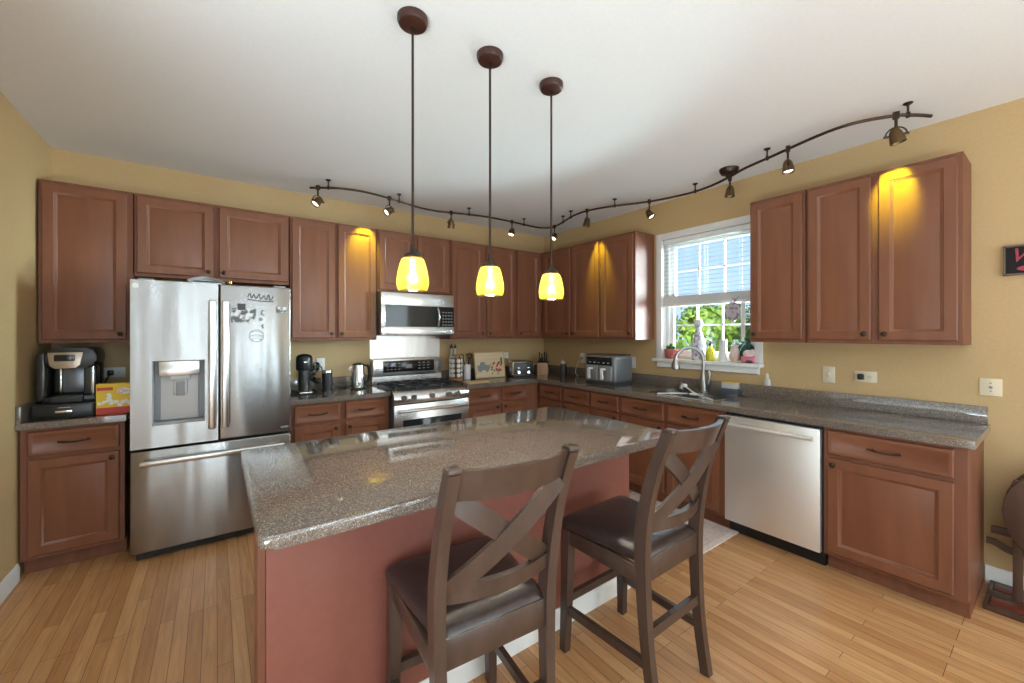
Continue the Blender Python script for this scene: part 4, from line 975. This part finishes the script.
utensil('wire_whisk', 'steel whisk standing in the middle of the utensil crock', [(-1.29, -.15, CZ1+.03), (-1.292, -.14, CZ1+.16), (-1.292, -.135, CZ1+.20)], lambda k: [k.tube(smooth_path([(-1.292, -.135, CZ1+.2), (-1.292+.02*math.cos(q), -.135+.02*math.sin(q), CZ1+.245), (-1.292, -.135, CZ1+.285), (-1.292-.02*math.cos(q), -.135-.02*math.sin(q), CZ1+.245), (-1.292, -.135, CZ1+.2)], 3), .0015, 5) for q in (0, 1, 2)], 'chrome')
k = MB(); k.box(-.13, .13, -.07, .07, 0, .016, .004, Mx=V(-1.40, -.535, CZ1+.001) @ R(.05)); solo('cutting_board', k, 'ltwood', 'small light wood cutting board lying flat beside the range', 'cutting board', (-1.40, -.535, CZ1+.001))
# leaning decorative board
X = V(-1.02, -.24, CZ1+.004) @ R(math.radians(-9), 'X')
t = thing('decorative_board', 'cream decorative board with a truck and red flowers, leaning on the wall', 'board', (-1.02, -.24, CZ1))
k = MB(); k.box(-.205, .205, -.008, .008, 0, .30, .003, Mx=X); obj('board', k, 'boardcream', t)
k = MB(); k.box(-.205, .205, -.010, -.0075, .288, .30, Mx=X).box(-.205, .205, -.010, -.0075, 0, .012, Mx=X).box(-.205, -.193, -.010, -.0075, .012, .288, Mx=X).box(.193, .205, -.010, -.0075, .012, .288, Mx=X); obj('rim', k, 'ltwood', t)
Y = X @ Matrix(((1, 0, 0, 0), (0, 0, -1, -.0078), (0, 1, 0, 0), (0, 0, 0, 1)))
k = MB(); k.prism([(-.175, .09), (-.02, .09), (0, .12), (-.02, .15), (-.06, .15), (-.075, .185), (-.13, .185), (-.14, .15), (-.175, .145)], .0012, Y)
for x in (-.14, -.045): k.lathe([(0, 0), (.022, 0), (.022, .002), (0, .002)], n=16, Mx=Y @ V(x, .09, 0))
obj('truck_print', k, 'gmark', t)
k = MB(); rr = random.Random(5)
for i in range(13):
    x = .02+rr.uniform(0, .14); y = .07+rr.uniform(0, .11); k.lathe([(0, 0), (.014, 0), (.009, .0018), (0, .0018)], n=9, Mx=Y @ V(x, y, .0002))
obj('flower_print', k, 'red', t)
k = MB()
for i in range(10):
    x = .0+rr.uniform(0, .17); y = .04+rr.uniform(0, .12); k.prism([(0, -.006), (.022, 0), (0, .006), (-.02, 0)], .001, Y @ V(x, y, 0) @ R(rr.uniform(0, 3)))
k.box(.15, .175, .15, .23, 0, .001, Mx=Y); obj('leaf_print', k, 'leaf2', t)
# toaster
t = thing('toaster', 'polished four-slot toaster right of the decorative board', 'toaster', (-.62, -.28, CZ1), rz=math.radians(-20), world=False)
k = MB(); k.box(-.135, .135, -.13, .13, .012, .19, .022, 3); obj('shell', k, 'chrome', t)
k = MB(); k.box(-.12, .12, -.134, -.128, .035, .175, .006); obj('front_panel', k, 'black', t)
for x in (-.085, -.028, .028, .085): obj('slot', MB().box(x-.014, x+.014, -.10, .10, .187, .1915), 'ink', t)
for x in (-.06, .06):
    obj('lever', MB().box(x-.016, x+.016, -.152, -.13, .105, .12, .004), 'chrome', t)
    k = MB(); k.cyl((x, -.133, .06), (x, -.147, .06), .017, n=14); obj('dial', k, 'chrome', t)
obj('foot', MB().box(-.125, .125, -.12, .12, .0005, .014), 'blackm', t)
# knife block in the corner
t = thing('knife_block', 'wooden knife block with black handles in the counter corner', 'knife block', (-.24, -.26, CZ1), rz=math.radians(-45), world=False)
k = MB(); k.prism([(-.09, 0), (.07, 0), (.05, .10), (-.09, .15)], .13, Matrix(((0, 0, 1, -.065), (1, 0, 0, 0), (0, 1, 0, .001), (0, 0, 0, 1))), b=.004); obj('block', k, 'blockwood', t)
k = MB(); k.box(-.066, .066, -.075, .05, .0, .055, .004, Mx=V(0, -.0, .118) @ R(.34, 'X') @ V(0, 0, -.02)); obj('slot_band', k, 'blackm', t)
for i, (x, y, h) in enumerate(((-.045, .02, .12), (-.015, .02, .10), (.018, .02, .13), (.045, .02, .11), (-.03, -.045, .07), (0, -.045, .075), (.03, -.045, .07))):
    X = V(x, y, .145+.02*(y > 0)) @ R(.30, 'X'); k = MB(); k.box(-.009, .009, -.012, .012, 0, h, .005, 2, Mx=X)
    tt = obj('knife_handle', k, 'black' if i % 3 else P('dark_walnut_handle', (.07, .03, .02), .4), t)
# grinder
t = thing('salt_grinder', 'small dark canister with a pale top in front of the corner wall', 'canister', (-.09, -.50, CZ1))
k = MB(); k.lathe([(0, .001), (.043, .001), (.045, .01), (.043, .09), (.034, .14), (0, .14)], (-.085, -.47, CZ1), 20); obj('body', k, P('smoked_jar', (.06, .055, .055), .2), t)
k = MB(); k.lathe([(0, .14), (.036, .14), (.038, .155), (.030, .17), (.012, .178), (.010, .19), (0, .192)], (-.085, -.47, CZ1), 18); obj('lid', k, 'ltgrey', t)
# air fryer
t = thing('air_fryer', 'grey two-basket air fryer on the window-wall counter', 'air fryer', (-.25, -1.335, CZ1), rz=math.radians(-88), world=False)
obj('housing', MB().box(-.205, .205, -.15, .15, .02, .295, .035, 4), P('graphite_shell', (.20, .21, .225), .35, .3), t)
obj('base', MB().box(-.195, .195, -.14, .14, .0005, .03, .008), P('dark_base', (.05, .055, .065), .5), t)
obj('top_lid', MB().box(-.19, .19, -.135, .135, .288, .303, .007), P('brown_black_top', (.09, .06, .055), .3), t)
obj('control_panel', MB().box(-.165, .165, -.158, -.145, .195, .275, .006, Mx=I4), 'siding', t)
for i in range(5): obj('button', MB().box(-.13+.06*i, -.10+.06*i, -.1595, -.1575, .215, .223), 'ltgrey', t)
for x in (-.085, .085):
    o = obj('basket', MB().box(x-.082, x+.082, -.165, -.14, .03, .185, .012, 3), P('basket_grey', (.26, .27, .285), .35, .3), t)
    k = MB(); k.tube(smooth_path([(x-.0, -.163, .155), (x, -.205, .158), (x, -.213, .13), (x, -.208, .055)], 4), 0, sq=(.026, .018)); obj('handle', k, 'plate', o)

# ------------------------------------------------------------------ sink side things
t = thing('sponge_caddy', 'small slate box with a yellow sponge right of the faucet', 'sponge holder', (-.15, -2.54, CZ1))
k = MB(); X = V(-.065, -2.51, CZ1+.001) @ R(.1); k.box(-.035, .035, -.07, .07, 0, .055, .006, Mx=X); obj('tray', k, 'blue', t)
k = MB(); k.box(-.028, .028, -.064, .064, .050, .092, .006, Mx=X); obj('cover', k, 'ltgrey', t)
k = MB(); k.box(-.029, .029, -.065, .065, .0925, .108, .004, Mx=X); solo('sponge', k, 'spongey', 'yellow sponge on the slate box by the sink', 'sponge', (-.065, -2.51, CZ1+.093))
def sink_tool(name, label, pts, m, headf=None, r=.006):
    t = thing(name, label, 'utensil', pts[0], 'white tools in the sink'); k = MB(); k.tube(smooth_path(pts, 4), r, 8); obj('handle', k, m, t)
    if headf: k = MB(); headf(k); obj('head', k, m, t)
sink_tool('dish_brush', 'white dish brush leaning over the sink divider', [(-.30, -2.24, CZ1+.06), (-.36, -2.33, CZ1+.035), (-.42, -2.42, CZ1+.02), (-.53, -2.60, CZ1+.012)], 'plate', lambda k: k.box(-.03, .03, -.018, .018, -.012, .014, .006, Mx=V(-.285, -2.22, CZ1+.065) @ R(.8)))
sink_tool('serving_spoon', 'white spoon lying across the sink divider', [(-.55, -2.13, CZ1+.008), (-.47, -2.24, CZ1+.016), (-.42, -2.33, CZ1+.02)], 'plate', lambda k: k.sphere((-.395, -2.37, CZ1+.016), .032, sy=1.3, sz=.35, n=12), .005)
k = MB(); k.lathe([(0, .0), (.02, 0), (.022, .01), (.016, .03), (.008, .045), (.012, .06), (0, .065)], (-.07, -2.06, CZ1+.001), 16); solo('soap_pump', k, 'nickel', 'small nickel soap pump left of the faucet', 'soap dispenser', (-.07, -2.06, CZ1+.001))
t = thing('air_freshener', 'small clear oil air freshener on the backsplash right of the window', 'air freshener', (-.02, -2.775, 1.0155))
k = MB(); k.lathe([(0, .001), (.024, .001), (.026, .012), (.024, .05), (.012, .06), (0, .06)], (-.012-.002, -2.775, 1.0145), 16, sx=.42); obj('bottle', k, P('pale_clear_plastic', (.62, .6, .58), .12), t)
k = MB(); k.lathe([(0, .06), (.012, .06), (.012, .085), (.008, .10), (0, .10)], (-.014, -2.775, 1.0145), 12, sx=.9); obj('cap', k, 'cream', t)
# window sill
sz = WZ0
t = thing('cactus_pot', 'red patterned pot with a small cactus at the left of the sill', 'potted plant', (-.02, -1.92, sz))
k = MB(); k.lathe([(0, .0), (.05, .0), (.062, .04), (.066, .085), (.068, .09), (.060, .092), (.056, .08), (0, .078)], (-.01, -1.92, sz), 22); obj('pot', k, 'redpot', t)
k = MB(); k.lathe([(.0, .07), (.02, .08), (.024, .11), (.018, .14), (0, .15)], (-.01, -1.92, sz), 10).lathe([(.0, .07), (.014, .08), (.016, .1), (.01, .12), (0, .125)], (-.02, -1.955, sz), 8).lathe([(.0, .07), (.014, .08), (.016, .1), (.01, .125), (0, .13)], (-.02, -1.885, sz), 8); obj('cactus', k, 'leaf2', t)
t = thing('ceramic_decanter', 'tall painted white ceramic bottle standing on the sill', 'bottle', (-.02, -2.19, sz))
k = MB(); k.lathe([(0, 0), (.058, 0), (.062, .01), (.058, .06), (.062, .13), (.058, .17), (.040, .22), (.024, .26), (.022, .30), (0, .30)], (0, -2.19, sz), 24); obj('body', k, 'ceramicblue', t)
k = MB(); k.lathe([(0, .30), (.026, .30), (.038, .32), (.040, .335), (.036, .345), (.034, .365), (.02, .378), (0, .38)], (0, -2.19, sz), 20); obj('stopper', k, 'ceramicblue', t)
t = thing('soap_bottle', 'yellow-green dish soap bottle with a dark pump on the sill', 'bottle', (-.02, -2.30, sz))
k = MB(); k.lathe([(0, 0), (.034, 0), (.036, .008), (.036, .08), (.030, .105), (.014, .12), (.012, .135), (0, .135)], (-.01, -2.305, sz), 20); obj('bottle', k, 'soap', t)
k = MB(); k.lathe([(0, .135), (.014, .135), (.014, .155), (.005, .16), (.005, .185), (0, .185)], (-.01, -2.305, sz), 12).box(-.05, 0, -2.312, -2.298, sz+.18, sz+.192, .003); obj('pump', k, 'blackm', t)
t = thing('white_vase', 'tall narrow white vase in the middle of the sill', 'vase', (-.02, -2.42, sz))
k = MB(); k.lathe([(0, 0), (.036, 0), (.036, .05), (.030, .12), (.030, .175), (.034, .19), (.029, .19), (.026, .17), (0, .165)], (-.01, -2.42, sz), 20); obj('body', k, 'ceramic', t)
t = thing('blush_vase', 'small pinkish pear-shaped vase right of the white vase', 'vase', (-.02, -2.51, sz))
k = MB(); k.lathe([(0, 0), (.026, 0), (.040, .03), (.042, .06), (.030, .10), (.026, .13), (.034, .145), (.028, .145), (.022, .13), (0, .125)], (-.015, -2.52, sz), 20); obj('body', k, 'blush', t)
t = thing('teal_bottle', 'dark green rounded bottle on the sill behind the pink figurine', 'bottle', (.03, -2.565, sz))
k = MB(); k.lathe([(0, 0), (.05, 0), (.062, .03), (.064, .09), (.05, .13), (.025, .155), (.022, .18), (.03, .19), (0, .19)], (.045, -2.60, sz), 20); obj('body', k, 'teal', t)
t = thing('pink_figurine', 'small pink and white pig figurine at the right of the sill', 'figurine', (-.03, -2.62, sz))
k = MB(); k.box(-.055, .02, -2.685, -2.585, sz+.0005, sz+.055, .012, 3); obj('base', k, 'pink', t)
k = MB(); k.sphere((-.02, -2.635, sz+.075), .034, sy=1.3, n=12).sphere((-.03, -2.67, sz+.095), .02, n=10); obj('animal', k, P('pale_pink', (.8, .62, .6), .4), t)
k = MB(); k.sphere((-.055, -2.655, sz+.013), .022, sy=1.4, sz=.55, n=12); solo('dark_stone', k, 'ink', 'small dark pebble in front of the pink figurine', 'stone', (-.055, -2.655, sz))
t = thing('hanging_ornament', 'painted oval fish-like ornament hanging from the blind', 'ornament', (-.03, -2.505, 1.55))
k = MB(); k.sphere((-.012, -2.505, 1.625), .062, sx=.28, sy=1.0, sz=1.35, n=20); k.prism([(0, 0), (.03, .05), (0, .035), (-.025, .05)], .008, V(-.016, -2.525, 1.70) @ R(PI/2, 'Z') @ R(PI/2, 'X')); obj('oval', k, 'skull', t)
k = MB(); k.cyl((-.012, -2.505, 1.70), (-.012, -2.505, 1.79), .0012, n=6); obj('string', k, 'vinyl', t)
k = MB(); k.sphere((-.012, -2.505, 1.545), .016, sx=.4, n=10); obj('drop', k, 'skull', t)

# ------------------------------------------------------------------ floor mat, wall sign, folded table
t = thing('rug', 'pale pink woven rug on the floor in front of the sink cabinet', 'rug', (-.82, -2.35, 0))
obj('field', MB().box(-1.03, -.60, -2.77, -1.93, .0005, .008, .002, 1), 'rug', t)
k = MB(); k.box(-1.07, -1.03, -2.81, -1.89, .0005, .0085, .002, 1).box(-.60, -.562, -2.81, -1.89, .0005, .0085, .002, 1).box(-1.03, -.60, -2.81, -2.77, .0005, .0085, .002, 1).box(-1.03, -.60, -1.93, -1.89, .0005, .0085, .002, 1); obj('border', k, 'rugb', t)

t = thing('wall_sign', 'dark framed sign with pink script on the right wall', 'sign', (0, -4.17, 1.775))
obj('board', MB().box(-.018, -.001, -4.37, -3.995, 1.765, 1.925, .001, 1), 'signdark', t)
k = MB()
for a in ((-4.372, -3.992, 1.918, 1.928), (-4.372, -3.992, 1.762, 1.772), (-4.0, -3.992, 1.762, 1.928), (-4.372, -4.364, 1.762, 1.928)): k.box(-.024, -.0005, *a, .001, 1)
obj('frame', k, P('worn_frame', (.14, .10, .07), .5), t)
TXT = Matrix(((0, 0, -1, -.0185), (-1, 0, 0, -4.008), (0, 1, 0, 1.835), (0, 0, 0, 1)))
k = MB(); k.text('W', .11, TXT, shear=.35, align='LEFT'); obj('lettering', k, 'signred', t)
k = MB(); k.lathe([(0, 0), (.045, 0), (.045, .0015), (0, .0015)], n=20, Mx=Matrix(((0, 0, -1, -.018), (-1, 0, 0, -4.085), (0, 1, 0, 1.797), (0, 0, 0, 1))), sy=.35); obj('oval_mark', k, 'signred', t)

t = thing('folded_table', 'folded brown wooden table with a rounded leaf, against the right wall', 'table', (-.15, -4.2, 0))
leaf = [(4.0+.36*(1-math.cos(a))*.5-.0, .31+.44*(.5+.5*math.sin(a-PI/2))) for a in [PI*i/10 for i in range(11)]]
poly = []
for i in range(13):
    a = PI*.5+PI*i/12; poly.append((4.215+.215*math.cos(a), .50+.25*math.sin(a)))
poly += [(4.5, .25), (4.5, .75)]
X = Matrix(((0, 0, 1, -.10), (-1, 0, 0, 0), (0, 1, 0, 0), (0, 0, 0, 1)))
k = MB(); k.prism(poly, .022, X, b=.006); obj('leaf', k, 'chairold', t)
k = MB(); k.prism(poly, .022, V(-.14, 0, 0) @ X, b=.006); obj('leaf', k, 'chairold', t)
obj('leg', MB().box(-.20, -.165, -4.07, -4.035, 0, .66, .004), 'chairold', t)
obj('leg', MB().box(-.20, -.165, -4.44, -4.405, 0, .66, .004), 'chairold', t)
obj('leg', MB().box(-.06, -.02, -4.44, -4.405, 0, .66, .004), 'chairold', t)
k = MB(); k.box(-.14, -.11, -4.3, -3.955, .335, .375, .004); obj('rail', k, 'chairold', t)
k = MB(); k.tube(smooth_path([(-.09, -3.935, .275), (-.09, -3.97, .272), (-.09, -4.01, .25), (-.09, -4.05, .245), (-.09, -4.1, .262)], 4), 0, sq=(.012, .034)); obj('bracket', k, 'chairold', t)
t = thing('floor_rack', 'low dark slatted wooden rack on the floor beside the end cabinet', 'rack', (-.2, -4.15, 0))
for x0, x1 in ((-.14, -.05), (-.33, -.24)): obj('slat', MB().box(x0, x1, -4.45, -3.965, .012, .03, .003), 'maho', t)
k = MB(); k.box(-.37, -.34, -4.45, -3.945, .0005, .028, .003).box(-.23, -.15, -4.45, -3.945, .0005, .028, .003).box(-.045, -.018, -4.45, -3.945, .0005, .028, .003).box(-.34, -.045, -3.962, -3.945, .0005, .026, .003); obj('frame', k, 'chairold', t)
